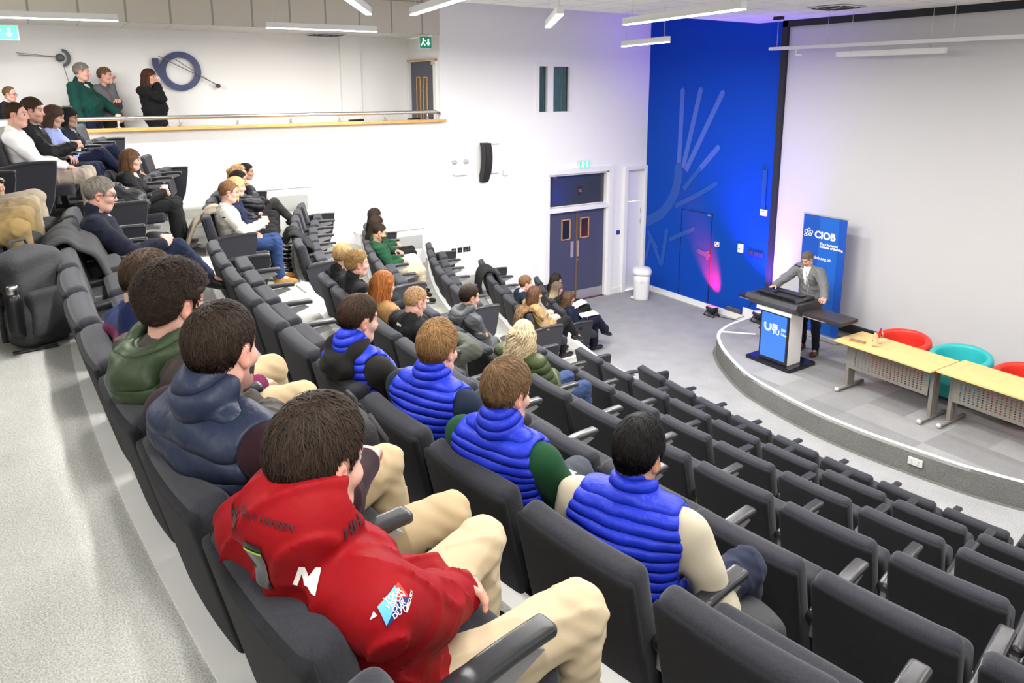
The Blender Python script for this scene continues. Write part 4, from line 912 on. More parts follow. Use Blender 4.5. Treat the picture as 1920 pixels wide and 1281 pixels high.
    cc = np.repeat(col[None] * rs.uniform(.55, 1.75, n)[:, None], st * 3, 0)
    if style == 'streak': k_ = np.clip((-VV[:, 2] - .0) / .12, 0, 1)[:, None]; cc = cc * (1 - k_) + k_ * np.array([.42, .31, .19]) * np.repeat(rs.uniform(.6, 1.3, n), st * 3)[:, None]
    link('hair_locks', quadmesh('hair_locks', VV @ HR.T + H, FF, np.clip(cc, 0, 1)), HAIRM, o)
    return o
def head_prims(fem, nb):
    j = .93 if fem else 1.
    p = [ell((-.012, 0, .032), (.097, .076, .091)), ell((.028, 0, -.03), (.064, .057 * j, .082), k=.03), cap((.058, -.012, -.093), (.058, .012, -.093), .021 * j, k=.03),
         cap((-.005, -.050 * j, -.055), (.045, -.03, -.085), .022, k=.03), cap((-.005, .050 * j, -.055), (.045, .03, -.085), .022, k=.03),
         cap((.070, -.034, .030), (.078, -.012, .032), .013, k=.02), cap((.070, .034, .030), (.078, .012, .032), .013, k=.02)]
    for s in (-1, 1): p += [cut(ell((.090, s * .033, .010), (.020, .018, .013)), .012), ell((.058, s * .040, -.022), (.027, .024, .022), k=.02)]
    p += [cap((.084, 0, .014), (.104, 0, -.022), .008, .0115, k=.012), ell((.098, -.010, -.027), (.010, .008, .007), k=.008), ell((.098, .010, -.027), (.010, .008, .007), k=.008)]
    p += [cap((.078, -.018, -.053), (.086, 0, -.050), .0065, k=.006), cap((.078, .018, -.053), (.086, 0, -.050), .0065, k=.006), cap((.076, -.015, -.064), (.084, 0, -.064), .0075, k=.006), cap((.076, .015, -.064), (.084, 0, -.064), .0075, k=.006), cut(cap((.090, -.02, -.0575), (.090, .02, -.0575), .003), .004)]
    for s in (-1, 1):
        Re = rotz(s * .35); p += [ell((-.008, s * .079, -.002), (.019, .008, .030), Re, k=.008), cut(ell((.0, s * .087, .0), (.010, .006, .017), Re), .005), ell((-.002, s * .077, -.026), (.008, .007, .010), k=.006)]
    p += [cap((-.022, 0, -.055), nb, .052 * j, .058 * j, k=.03)]
    return p
def hand_prims(curl, spread=.1, thumb=.5):
    "wrist at origin, fingers along +x, back of the hand +z, thumb on +y"
    p = [rbox((.046, 0, 0), (.034, .026, .004), .012, k=.012), cap((-.03, 0, 0), (.02, 0, 0), .022, .021, k=.02)]
    for y, L, a in ((.030, .072, spread), (.010, .080, spread * .3), (-.011, .074, -spread * .4), (-.030, .058, -spread * 1.2)):
        q = np.array([.082, y, .002]); ang = curl * .55; dr = a
        for f, r in ((.44, .0095), (.32, .0088), (.26, .0078)):
            d = np.array([math.cos(ang) * math.cos(dr), math.sin(dr), -math.sin(ang)]); e = q + d * L * f * 1.05; p.append(cap(q, e, r, r * .93, k=.006)); q = e; ang += curl * .75
    q = np.array([.020, .030, -.004]); d = nrm((.62, .66, -.25 - thumb * .6)); e = q + d * .042; p.append(cap(q, e, .013, .0105, k=.012)); d2 = nrm((.86, .25 - thumb * .4, -.35 - thumb * .5)); e2 = e + d2 * .034; p.append(cap(e, e2, .0105, .009, k=.006))
    return p
PEOPLE = {}
def person(key, label, pos, near=0, fem=False, lean=-9, twist=0, head=(0, 0, 0), skin='fair', hair_=('short', 'brown'), hairkw={}, top=None, vest=None, collar=None, legs='n', trousers=(.02, .02, .03), shoes=(.015, .014, .013), sole=None, hands=('lap', 'lap'), grips=(.5, .5), handdir=(None, None), w=1., belly=0., glasses=None, stubble=0., hood=None, stand=False, wide_cuff=.0, scarf=None, beard=None, scale=1., brace=None, kneeL=None, kneeR=None, ankL=None, ankR=None, sit=(.265, .46), at=None, shirt=None, slv=None, wrist_skin=None, lapel=False, poles=(None, None), headoff=(0, 0, 0)):
    t = thing('person', label, 'person', pos[:3], pos[3]); t.scale = (scale,) * 3
    seed = sum(ord(c_) * (i_ + 1) for i_, c_ in enumerate(key)) % 9999; PEOPLE[key] = t
    hv = {2: .0065, 1: .009, 0: .012}[near]
    a = math.radians(lean); tw = rotz(math.radians(twist)); RT = tw @ roty(a); up = RT @ UP
    tl = 1.0
    if at is not None:
        a = math.asin(max(-.45, min(.6, (at[0] - .04 - sit[0]) / .48))); tl = max(.82, min(1.12, (at[1] - .135 - sit[1]) / (.5 * math.cos(a)))); RT = tw @ roty(a); up = RT @ UP
    pel = np.array([sit[0], 0, sit[1]]) if not stand else np.array([0, 0, .96])
    def T(x, y, z): return pel + RT @ np.array([x, y, z * tl])
    nb = T(-.005, 0, .50); sh = {1: T(-.01, .185 * w, .445), -1: T(-.01, -.185 * w, .445)}
    H = T(.022, 0, .50) + np.array([0, 0, .135]) + tw @ np.array([.02 + .0, 0, 0]) + np.array(headoff)
    hy, hp, hr = [math.radians(q) for q in head]; HR = rotz(math.radians(twist) + hy) @ roty(hp) @ rotx(hr) * .95
    # --- arms
    TG = {'lap': lambda s: T(.235, s * .06, .13), 'thigh': lambda s: T(.30, s * .11, .14), 'side': lambda s: T(.02, s * .27, -.10), 'cup': lambda s: T(.33, s * .07, .24), 'mouth': lambda s: H + HR @ np.array([.13, s * .03, -.10]), 'chin': lambda s: H + HR @ np.array([.10, s * .02, -.13]), 'arm': lambda s: T(.28, s * .26, .16), 'fold': lambda s: T(.20, -s * .06, .24)}
    J = {}
    for i, s in ((0, 1), (1, -1)):
        tg = hands[i]; tg = TG[tg](s) if isinstance(tg, str) else np.array(tg, float)
        pole = poles[i] if poles[i] is not None else tw @ np.array([-.45, s * .75, -.6]); el, wr = ik(sh[s], tg, .285, .25, pole); J['e', s], J['w', s] = el, wr
    # --- legs
    for s in (1, -1):
        J['hip', s] = pel + np.array([.02, s * .088, -.015])
        if stand: kn, an, td = pel + np.array([.03, s * .095, -.43]), pel + np.array([-.01, s * .10, -.86]), (1, s * .15, 0)
        else: kn, an, td = np.array([.72, s * .125, .505]), np.array([.745, s * .12, .10]), (1, s * .1, 0)
        if legs == 'open': kn = np.array([.71, s * .19, .515]); an = np.array([.76, s * .17, .10])
        if legs in ('xr', 'xl'):
            o = -1 if legs == 'xr' else 1
            if s == o: kn, an, td = np.array([.70, s * .02, .62]), np.array([.92, -s * .13, .34]), (.85, -s * .2, -.35)
            else: kn, an = np.array([.70, s * .07, .49]), np.array([.70, s * .10, .10])
        if legs == 'ankle' and s == -1: kn, an, td = np.array([.66, -.26, .62]), np.array([.70, .08, .62]), (.55, .82, -.1)
        if s == 1 and kneeL is not None: kn = np.array(kneeL, float)
        if s == -1 and kneeR is not None: kn = np.array(kneeR, float)
        if s == 1 and ankL is not None: an = np.array(ankL, float)
        if s == -1 and ankR is not None: an = np.array(ankR, float)
        J['k', s], J['a', s], J['t', s] = kn, an, nrm(td)
    # --- body: head, neck, hands joined with a slim trunk and limbs in one mesh
    sk = np.array(SK[skin]) * np.array([.84, .80, .78]); hcol = np.array(HC[hair_[1]]) if isinstance(hair_[1], str) else np.array(hair_[1]); rs = np.random.RandomState(seed)
    def facecol(V):
        C = np.tile(sk, (len(V), 1)); x, y, z = V.T
        def mix(m_, c_, a_): C[m_] = C[m_] * (1 - a_) + np.array(c_) * a_
        mix((x > .05) & (np.abs(y) < .055) & (z < .0) & (z > -.045), sk * np.array([1.08, .86, .82]), .6); mix(np.abs(y) > .072, sk * np.array([1.1, .8, .76]), .7)
        mix((x > .068) & (np.abs(y) < .023) & (z < -.046) & (z > -.072), sk * np.array([.88, .56, .55]), .8)
        mix((x > .055) & (np.abs(y) > .014) & (np.abs(y) < .052) & (z > .030) & (z < .043), hcol * .9 + sk * .1, .75)
        if stubble: mix((z < -.035) & (x > -.01) & (z > -.125) & ~((x > .068) & (np.abs(y) < .023) & (z < -.046) & (z > -.072)), hcol * .6 + sk * .3, stubble)
        return np.clip(C, 0, 1)
    nbl = HR.T @ (nb - up * .03 - H) / .9025
    V, F, C = sculpt(head_prims(fem, nbl), {2: .0045, 1: .0055, 0: .0065}[near], k=.02, colf=facecol); VS = [V @ HR.T + H]; FS = [F]; CS = [C]; nv = len(V)
    for i, s in ((0, 1), (1, -1)):
        d = J['w', s] - J['e', s]; hd = nrm(handdir[i]) if handdir[i] is not None else nrm(nrm(d) + np.array([0, -s * .25, -.05]))
        back = np.array([0, 0, 1.]) if abs(hd[2]) < .8 else np.array([-1., 0, 0]); pn = nrm(back + np.array([0, s * .35, 0])) if not (hands[i] in ('cup', 'mouth') or (isinstance(hands[i], tuple) and hands[i][2] > .66 and not stand)) else nrm(np.array([.1, s * 1.0, .25])); Rh = frame(hd, pn)
        hp_ = hand_prims(grips[i] * 1.3)
        Vh, Fh, _ = sculpt(hp_, {2: .004, 1: .005, 0: .0062}[near], k=.008)
        if s == 1: Vh = Vh * np.array([1, -1, 1]); Fh = Fh[:, ::-1]
        # thumb side: inwards
        VS.append(Vh @ Rh.T + J['w', s]); FS.append(Fh + nv); nv += len(Vh); CS.append(np.clip(np.tile(sk * np.array([1.03, .93, .90]), (len(Vh), 1)), 0, 1)); J['h', s] = J['w', s] + hd * .09; J['R', s] = Rh
    pr = [ell(T(0, 0, .05), (.11, .14, .12), RT), ell(T(0, 0, .2), (.09, .12, .15), RT), ell(T(0, 0, .36), (.09, .14, .13), RT), cap(T(0, .11, .44), T(0, -.11, .44), .04)]
    for s in (1, -1): pr += [cap(sh[s], J['e', s], .042, .036), cap(J['e', s], J['w', s], .034, .025), cap(J['hip', s], J['k', s], .065, .048), cap(J['k', s], J['a', s], .045, .032), cap(J['a', s], J['a', s] + J['t', s] * .1 - UP * .03, .03, .022)]
    Vb, Fb, _ = sculpt(pr, .016, k=.03); VS.append(Vb); FS.append(Fb + nv); CS.append(np.tile(sk, (len(Vb), 1)))
    body = link('body', quadmesh('body', np.concatenate(VS), np.concatenate(FS), np.concatenate(CS)), SKINM, t)
    for s in (-1, 1):
        eb = MB(); eb.lathe([(.0005, -.0112)] + [(.0112 * math.sin(q), -.0112 * math.cos(q)) for q in [math.pi * i_ / 8 for i_ in range(1, 8)]] + [(.0005, .0112)], n=12, axis='x'); V_ = (np.array(eb.v)) + np.array([.0755, s * .0325, .0095])
        cE = np.where((np.array(eb.v)[:, 0] > .0070)[:, None], np.array([.02, .014, .012]), np.array([.42, .37, .34])); Fq = [f for f in eb.f if len(f) == 4]
        link('eye', quadmesh('eye', V_ @ HR.T + H, np.array(Fq), cE), mat('eye', (.8, .8, .8), .15, attr=True), body)
    hk = dict(length=.055); hk.update(hairkw); hair(t, HR, H, hair_[0], hcol, seed, near, **hk)
    if beard is not None:
        def bclip(P): return np.maximum(P[:, 2] + .035 + .35 * np.maximum(P[:, 0] - .03, 0) * 0, -(P[:, 0] + .012))
        V, F, C = sculpt([ell((.028, 0, -.036), (.071, .064, .087)), cap((.058, -.012, -.096), (.058, .012, -.096), .026, k=.03), cut(ell((.10, 0, -.055), (.03, .026, .014)), .01)], .006, k=.02, clip=bclip, disp=wob(seed, .003, 120), colf=lambda V: np.tile(np.array(beard), (len(V), 1)))
        link('beard', quadmesh('beard', V @ HR.T + H, F, C), HAIRM, t)
    if glasses:
        g = MB()
        for s in (-1, 1):
            P = [(.098 - .012 * abs(math.cos(q)) * 0, s * .034 + .024 * math.cos(q), .008 + .018 * math.sin(q)) for q in [2 * math.pi * i_ / 14 for i_ in range(15)]]; g.tube(P, .0022, 5, cap=False)
            g.tube([(.097, s * .058, .014), (.06, s * .079, .014), (-.005, s * .084, .010), (-.02, s * .082, -.006)], .002, 5)
        g.tube([(.1, -.012, .013), (.104, 0, .017), (.1, .012, .013)], .002, 5); g.v = [tuple(np.array(v) @ HR.T + H) for v in g.v]; g.build('glasses', mat('spectacle frame', glasses, .3), t)
    # --- clothing
    def torso(o, wsc=1.): return [ell(T(.0, 0, .03), (.135 + o, .165 + o, .125), RT), ell(T(.005 + belly * .5, 0, .17), (.112 + o + belly, .148 * w * wsc + o + belly * .6, .16), RT, k=.05), ell(T(0, 0, .33), (.115 + o, .163 * w * wsc + o, .165), RT, k=.05), cap(T(-.01, .13 * w, .435), T(-.01, -.13 * w, .435), .056 + o, k=.04), cap(T(-.01, .03, .48), T(-.012, .15 * w, .44), .036 + o, k=.04), cap(T(-.01, -.03, .48), T(-.012, -.15 * w, .44), .036 + o, k=.04)]
    if fem: 
        _t = torso
        def torso(o, wsc=1.): return _t(o, wsc) + [ell(T(.10, .06, .30), (.05 + o, .055 + o, .06), RT, k=.05), ell(T(.10, -.06, .30), (.05 + o, .055 + o, .06), RT, k=.05)]
    def sleeves(o, cuff=0., f=1.): 
        r = []
        for s in (1, -1): r += [cap(sh[s], J['e', s], (.058 + o) * f, (.050 + o) * f, k=.035), cap(J['e', s], J['w', s] + nrm(J['e', s] - J['w', s]) * (.012 + cuff), (.047 + o) * f, (.034 + o) * f, k=.025)]
        return r
    def neckhole(r_=.062): return [cut(cap(T(-.002, 0, .47), H - up * .06, r_ * .95, r_ * 1.05), .012)]
    def quilt(per, amp, base=None):
        wq = wob(seed + 3, .003, 45)
        def f(P):
            q = (P - pel) @ up; tilt = ((P - pel) @ (RT @ np.array([0, 1., 0]))) * 0
            return -amp * .45 * np.sqrt(np.abs(np.sin(math.pi * (q + tilt) / per)) + .002) + wq(P)
        return f
    def qcol(c_, per):
        def f(V): q = ((V - pel) @ up) / per + 40; return np.concatenate([np.tile(np.array(c_, float), (len(V), 1)), q[:, None]], 1)
        return f
    bunch = wob(seed + 2, .005 if near else .003, 34, 5); rg = np.random.RandomState(seed + 8); RK = [(rg.normal(size=3) * f_, rg.uniform(0, 6.28)) for f_ in (16, 22, 30)]
    def ridge(P):
        q = sum(np.sin(P @ K_ + p_) for K_, p_ in RK) / 3
        return -.011 * np.maximum(1 - np.abs(q) * 3.2, 0) ** 1.5
    def folds(P):
        f_ = bunch(P) + (ridge(P) if top and vest is None and top[0] in ('jacket', 'coat', 'sweater') else 0)
        for s in (1, -1):
            for jn, R_ in ((J['e', s], .10),):
                d = P - jn; r_ = np.linalg.norm(d, axis=1); ax_ = nrm(J['w', s] - sh[s]); f_ = f_ + np.where(r_ < R_, .005 * np.sin((d @ ax_) * 170) * np.clip(1 - r_ / R_, 0, 1), 0)
        return f_
    if top is not None:
        kind, tc = top[0], np.array(top[1]); o = {'shirt': .006, 'sweater': .014, 'jacket': .022, 'puffer': .030, 'coat': .026}[kind]
        pr = torso(o) + sleeves(o * .85, 0 if kind != 'shirt' else .0)
        if kind == 'coat': pr += [cap(T(0, .03, .47), T(.0, .0, .50), .07)]
        ct = collar or ('crew' if vest is not None else None) or {'shirt': 'shirt', 'sweater': 'crew', 'jacket': 'stand', 'puffer': 'stand', 'coat': 'stand'}[kind]
        if ct in ('stand', 'shirt', 'high', 'inner'):
            hgt = {'stand': .055, 'shirt': .03, 'high': .085, 'inner': .084}[ct]; pr += [cap(T(-.006, 0, .475), T(.0 if ct != 'high' else .016, 0, .475 + hgt), {'high': .096, 'inner': .066}.get(ct, .074), {'high': .118, 'inner': .070}.get(ct, .070), k=.012 if ct == 'high' else .02)]
        pr += neckhole({'crew': .062, 'stand': .060, 'shirt': .059, 'high': .092, 'inner': .058, 'vneck': .062}.get(ct, .062))
        if ct in ('vneck', 'blazer'): pr += [cut(cap(T(.14, 0, .18), T(.06, 0, .50), .012, .075), .015)]
        yoke = slv
        def tcol(V):
            C = np.tile(tc, (len(V), 1))
            if yoke is not None: q = (V - pel) @ up; C[q > yoke[1]] = yoke[0]
            if kind == 'puffer': C = qcol(tc, .075)(V)
            return C
        ds = quilt(.075, .013) if kind == 'puffer' else folds
        ob = sobj('top', pr, hv, NYLON if kind == 'puffer' else CREASE if kind in ('jacket', 'coat') and near else ATTR, t, k=.03, disp=ds, colf=tcol); ob.name = {'shirt': 'shirt', 'sweater': 'sweater', 'jacket': 'jacket', 'puffer': 'padded_coat', 'coat': 'coat'}[kind]
        if shirt is not None:
            sobj('shirt', [ell(T(.0, 0, .33), (.121, .12, .19), RT), cap(T(-.004, 0, .46), T(.004, 0, .525), .068, .066, k=.02)] + neckhole(.057), hv, ATTR, t, k=.02, col=shirt)
        if wrist_skin: pass
    if vest is not None:
        vc, per, amp = np.array(vest[0]), vest[1], vest[2]; o = .037
        pr = [q for q in torso(o)]; pr[3] = cap(T(-.01, .105 * w, .435), T(-.01, -.105 * w, .435), .060 + o, k=.04)
        for s in (1, -1): pr += [cut(cap(sh[s] + RT @ np.array([0, s * .035, .02]), sh[s] + RT @ np.array([.01, s * .05, -.16]), .085, .075), .012)]
        pr += [cap(T(-.008, 0, .47), T(.008, 0, .545), .090, .086, k=.010)] + neckhole(.070)
        sobj('padded_vest', pr, {2: .0048, 1: .007, 0: .011}[near], NYLON, t, k=.025, disp=quilt(per, amp), colf=qcol(vc, per), smooth=1)
    if hood is not None:
        pr = [tor(T(-.03, 0, .53), .082, .040, RT @ roty(-.35), sz=1.15), ell(T(-.115, 0, .465), (.062, .125, .095), RT @ roty(.3), k=.04) if hood[1] == 'nylon' else ell(T(-.105, 0, .485), (.060, .12, .062), RT @ roty(.3), k=.04), cut(ell(T(.035, 0, .55), (.075, .062, .08), RT), .02)]
        sobj('hood', pr, hv, NYLON if hood[1] == 'nylon' else ATTR, t, k=.03, disp=wob(seed + 4, .009, 40, 5), colf=qcol(hood[0], .085) if hood[1] == 'nylon' else None, col=hood[0])
    if scarf is not None: sobj('scarf', [tor(T(0, 0, .49), .075, .030, RT, sz=1.2)], hv, ATTR, t, disp=wob(seed + 9, .008, 60), col=scarf)
    # trousers
    hip_r = .13 if not fem else .128
    pr = [ell(pel + np.array([0, 0, .01]), (hip_r + .012, .172 + belly * .4, .12))]
    for s in (1, -1): pr += [cap(J['hip', s], J['k', s], .092, .070, k=.03), cap(J['k', s], J['a', s] + nrm(J['k', s] - J['a', s]) * .02, .066, .052 + wide_cuff, k=.02)]
    tb = wob(seed + 6, .005, 30, 5)
    def tf(P):
        f_ = tb(P) + .7 * ridge(P)
        for s in (1, -1):
            d = P - J['k', s]; r_ = np.linalg.norm(d, axis=1); f_ = f_ + np.where(r_ < .13, .004 * np.sin(d[:, 2] * 120 + d[:, 0] * 90) * np.clip(1 - r_ / .13, 0, 1), 0)
        return f_
    sobj('trousers', pr, max(hv, .008), ATTR, t, k=.02, disp=tf, col=trousers)
    for s in (1, -1):
        an, td = J['a', s], J['t', s]; Rf = frame(td, UP if abs(td[2]) < .9 else np.array([-1., 0, 0])); dn = -Rf[:, 2]; c0 = an + dn * .055
        pr = [cap(an + dn * .0, c0 + td * .0, .044, .046, k=.02), ell(c0 + td * .055, (.125, .045, .038), Rf, k=.03), ell(c0 + td * .11, (.07, .046, .030), Rf, k=.03)]
        zz = float(-(c0 @ Rf[:, 2]))
        def sc(V, Rf=Rf, c0=c0): q = (V - c0) @ Rf[:, 2]; C = np.tile(np.array(shoes), (len(V), 1)); C[q < -.022] = np.array(sole if sole is not None else np.array(shoes) * .5); return C
        def sclip(P, Rf=Rf, c0=c0): return -((P - c0) @ Rf[:, 2]) - .036
        sobj('shoe', pr, .008, ATTR if sole is not None else mat('shoe leather', (.02, .02, .02), .35, attr=True), t, k=.02, colf=sc, clip=sclip)
    t['J'] = 0; del t['J']
    return t, J, dict(T=T, H=H, HR=HR, RT=RT, pel=pel)
def seat(b, k, i): return SEATS[b, k, i]
KH = (.46, .355, .215); BLU = (.010, .030, .50); NVY = (.012, .016, .040); BLK = (.012, .012, .013); DJ = (.012, .018, .040)
CASTR = {}
def P(key, label, pos, **kw): CASTR[key] = (pos, *person(key, label, pos, **kw)); return CASTR[key]
# ---- top row on the camera side
P('red', 'young man in a bright red jacket with white letter M, nearest the camera', seat('n', 0, 9), near=2, twist=12, at=(.13, 1.06), head=(0, 12, 0), hair_=('short', 'dkbrown'), hairkw=dict(length=.06, thick=.02), skin='pink', top=('jacket', (.24, .004, .007)), collar='high', trousers=(.52, .42, .28), hands=((.46, .06, .60), (.50, .02, .56)), legs='open', w=1.08, shoes=(.02, .02, .022), ankL=(.66, .16, .10), ankR=(.72, -.19, .10))
P('navyvest', 'bearded man in a navy padded vest over a dark maroon fleece', seat('n', 0, 8), near=2, twist=15, at=(.16, 1.13), head=(18, 6, 0), hair_=('short', 'dkbrown'), skin='pink', stubble=.55, beard=(.035, .022, .016), top=('sweater', (.020, .007, .011)), collar='inner', vest=((.016, .024, .052), .066, .012), trousers=KH, hands=('lap', 'thigh'), w=1.12, legs='open')
P('curly', 'man with dark curly hair in a brown coat with a green padded hood', seat('n', 0, 7), near=2, twist=14, at=(.18, 1.11), head=(6, 12, 0), hair_=('curly', 'dkbrown'), hairkw=dict(length=.085, thick=.030, curl=.8), skin='pink', top=('coat', (.060, .052, .046)), collar='crew', hood=((.030, .050, .022), 'nylon'), trousers=DJ, hands=('lap', 'lap'))
P('maroon', 'man in a maroon jumper with navy shoulders, head bowed', seat('n', 0, 6), near=2, twist=10, at=(.20, 1.05), head=(8, 20, 0), hair_=('short', 'brown'), skin='fair', top=('sweater', (.13, .012, .055)), slv=((.014, .022, .075), .455), collar='stand', trousers=KH, hands=('lap', (.56, -.10, .58)), legs='open')
P('navysweater', 'grey haired man with glasses in a dark navy jumper holding a paper cup', seat('n', 0, 1), near=1, twist=-4, at=(.24, 1.04), head=(-4, 10, 0), hair_=('short', 'grey'), skin='pink', glasses=(.02, .02, .03), top=('sweater', (.010, .012, .024)), collar='stand', shirt=(.7, .7, .72), trousers=DJ, legs='xr', hands=('lap', (.60, -.10, .68)), belly=.02, w=1.05)
# ---- second row: blue vests
P('hoodvest', 'young man in a black hooded top under a bright blue padded vest', seat('n', 1, 6), near=2, twist=12, at=(.14, 1.10), head=(-10, 10, 0), hair_=('short', 'brown'), skin='fair', top=('sweater', (.014, .013, .012)), hood=((.012, .0115, .011), 'cloth'), vest=(BLU, .034, .008), trousers=BLK, hands=('lap', 'lap'))
P('vestnavy', 'ginger blond man in a blue padded vest with dark navy sleeves', seat('n', 1, 7), near=2, twist=16, at=(.25, 1.08), head=(4, 8, 0), hair_=('short', 'strawb'), hairkw=dict(length=.07, thick=.024, sweep=(.3, .3, .2)), skin='pink', top=('sweater', (.010, .018, .035)), vest=(BLU, .034, .008), trousers=(.05, .055, .065), hands=('lap', (.56, -.04, .58)), w=1.06)
P('vestgreen', 'fair haired man in a blue padded vest over a dark green jumper', seat('n', 1, 8), near=2, twist=14, at=(.19, 1.09), head=(-12, 10, 0), hair_=('short', 'ltbrown'), hairkw=dict(length=.065, thick=.022, sweep=(.4, -.2, .1)), skin='pink', top=('sweater', (.010, .055, .022)), vest=(BLU, .034, .008), trousers=(.055, .062, .075), hands=('lap', (.50, -.05, .57)), w=1.06)
P('vestcream', 'black haired man in a blue padded vest over a cream fleece', seat('n', 1, 9), near=2, twist=18, at=(.34, 1.00), head=(-10, 20, 0), hair_=('short', 'black'), hairkw=dict(thick=.022), skin='tan', top=('sweater', (.50, .45, .34)), collar='inner', vest=(BLU, .036, .008), trousers=(.022, .026, .048), hands=('thigh', (.50, -.04, .60)), legs='open', shoes=(.035, .06, .09), sole=(.12, .16, .2), w=1.08, poles=(None, (-.35, -1, -.25)))
# ---- third row
P('blond', 'young man with short blond hair in a black jacket, first seat by the aisle', seat('n', 2, 0), near=1, twist=6, at=(.18, 1.05), head=(22, 4, 0), hair_=('short', 'blond'), skin='pink', top=('jacket', BLK), shirt=(.7, .7, .7), trousers=BLK)
P('curlyblond', 'young man with curly blond top hair in a black zipped jumper', seat('n', 2, 1), near=1, twist=4, at=(.18, 1.09), head=(-4, 2, 0), hair_=('curly', (.22, .13, .05)), hairkw=dict(length=.05, thick=.018, curl=.6), skin='pink', top=('sweater', BLK), collar='stand', trousers=BLK)
P('redhair', 'woman with long copper red hair in a tan coat', seat('n', 2, 2), near=1, fem=True, twist=4, at=(.22, 1.02), head=(6, 8, 0), hair_=('long', (.23, .075, .016)), hairkw=dict(long_=.26), skin='fair', glasses=(.1, .08, .06), top=('coat', (.27, .145, .055)), trousers=(.06, .045, .034))
P('cropped', 'man with cropped fair hair in a black jacket, looking at a phone', seat('n', 2, 3), near=1, twist=8, at=(.28, .97), head=(4, 20, 0), hair_=('buzz', (.30, .18, .09)), skin='pink', top=('jacket', (.011, .011, .012)), trousers=(.075, .08, .068), hands=('lap', (.50, .02, .62)), legs='ankle')
# ---- fourth row
P('greyjacket', 'dark haired man in a grey hooded rain jacket', seat('n', 3, 1), near=1, twist=2, at=(.24, 1.08), head=(-4, 8, 0), hair_=('receding', 'dkbrown'), skin='pink', top=('jacket', (.062, .066, .072)), hood=((.065, .070, .076), 'nylon'), trousers=(.03, .03, .035))
P('blondecurls', 'woman with long pale blonde curls in an olive green padded coat', seat('n', 3, 3), near=1, fem=True, twist=10, at=(.16, 1.06), head=(14, 8, 0), hair_=('long', (.50, .40, .25)), hairkw=dict(long_=.12, curl=.9), skin='fair', top=('puffer', (.042, .060, .018)), trousers=(.03, .05, .12), w=1.1)
# ---- block by the white wall
P('coffee', 'woman with long brown hair in a black blazer holding a coffee cup', seat('f', 0, 1), near=1, fem=True, at=(.33, 1.0), head=(-2, 4, 0), hair_=('long', (.085, .042, .020)), hairkw=dict(long_=.20), skin='pink', top=('jacket', BLK), collar='vneck', shirt=(.55, .42, .34), trousers=(.016, .017, .016), shoes=(.55, .53, .50), sole=(.7, .7, .68), hands=('cup', 'cup'), wide_cuff=.03)
P('white', 'man in a white jumper and blue jeans holding a paper cup', seat('f', 1, 0), near=1, at=(.27, 1.08), head=(-2, 6, 0), hair_=('short', (.15, .075, .035)), skin='pink', glasses=(.3, .25, .2), top=('sweater', (.56, .54, .49)), trousers=(.019, .040, .115), shoes=(.28, .14, .035), sole=(.22, .11, .03), hands=('lap', 'cup'))
P('blonde', 'blonde woman in dark clothes holding a cup, beside the man in white', seat('f', 1, 1), near=1, fem=True, at=(.35, 1.07), head=(0, 5, 0), hair_=('long', (.42, .27, .12)), hairkw=dict(long_=.16), skin='pink', top=('sweater', NVY), trousers=BLK, hands=('lap', 'cup'))
P('drinker', 'dark haired man in a black padded jacket drinking from a cup', seat('f', 1, 2), near=1, at=(.36, 1.08), head=(0, 4, 0), hair_=('short', 'black'), skin='tan', stubble=.6, top=('puffer', (.012, .013, .016)), trousers=BLK, hands=('lap', 'mouth'))
P('ponytail', 'woman with a ginger ponytail in dark clothes, wall side of the drinking man', seat('f', 1, 3), near=0, fem=True, at=(.32, 1.10), head=(-4, 4, 0), hair_=('ponytail', (.34, .19, .08)), skin='fair', top=('sweater', NVY), trousers=BLK)
P('bun', 'woman with tied dark hair in striped trousers holding a cup by the wall', seat('f', 1, 4), near=0, fem=True, at=(.36, 1.06), head=(-4, 4, 0), hair_=('bun', 'black'), skin='tan', top=('shirt', BLK), trousers=(.035, .035, .035), legs='xr', hands=('lap', 'cup'))
P('greenman', 'man with dark beard in a green jumper and pale chinos', seat('f', 3, 2), near=1, at=(.17, 1.06), head=(-4, 22, 0), hair_=('buzz', 'dkbrown'), skin='olive', stubble=.6, beard=(.045, .028, .02), top=('sweater', (.012, .058, .026)), trousers=(.40, .34, .245), shoes=(.015, .015, .015), sole=(.6, .6, .58))
P('greenwoman', 'woman in a green top and pale ripped jeans, hand at chin', seat('f', 3, 3), near=0, fem=True, at=(.18, 1.08), head=(0, 10, 0), hair_=('long', 'dkbrown'), hairkw=dict(long_=.2), skin='olive', top=('sweater', (.014, .052, .026)), trousers=(.42, .52, .62), hands=('lap', 'chin'))
P('farwoman', 'dark haired woman in a green top and black trousers next to the wall panel', seat('f', 3, 4), near=0, fem=True, at=(.18, 1.10), head=(0, 4, 0), hair_=('long', 'dkbrown'), hairkw=dict(long_=.14), skin='fair', top=('sweater', (.014, .06, .028)), trousers=BLK)
P('tan', 'woman with brown shoulder length hair in a sandy wool jacket', seat('f', 5, 0), near=1, fem=True, at=(.21, 1.05), head=(-4, 4, 0), hair_=('long', (.075, .036, .020)), hairkw=dict(long_=.10, curl=.25), skin='tan', top=('coat', (.29, .20, .095)), scarf=(.55, .38, .26), trousers=BLK, legs='xr', hands=('lap', 'lap'))
P('navyman', 'man in a navy blazer and pale trousers with hands clasped', seat('f', 5, 1), near=1, at=(.27, 1.06), head=(-6, 4, 0), hair_=('short', (.13, .07, .035)), skin='pink', top=('jacket', (.010, .016, .030)), collar='vneck', shirt=(.35, .45, .68), trousers=(.42, .35, .30), hands=('lap', 'lap'))
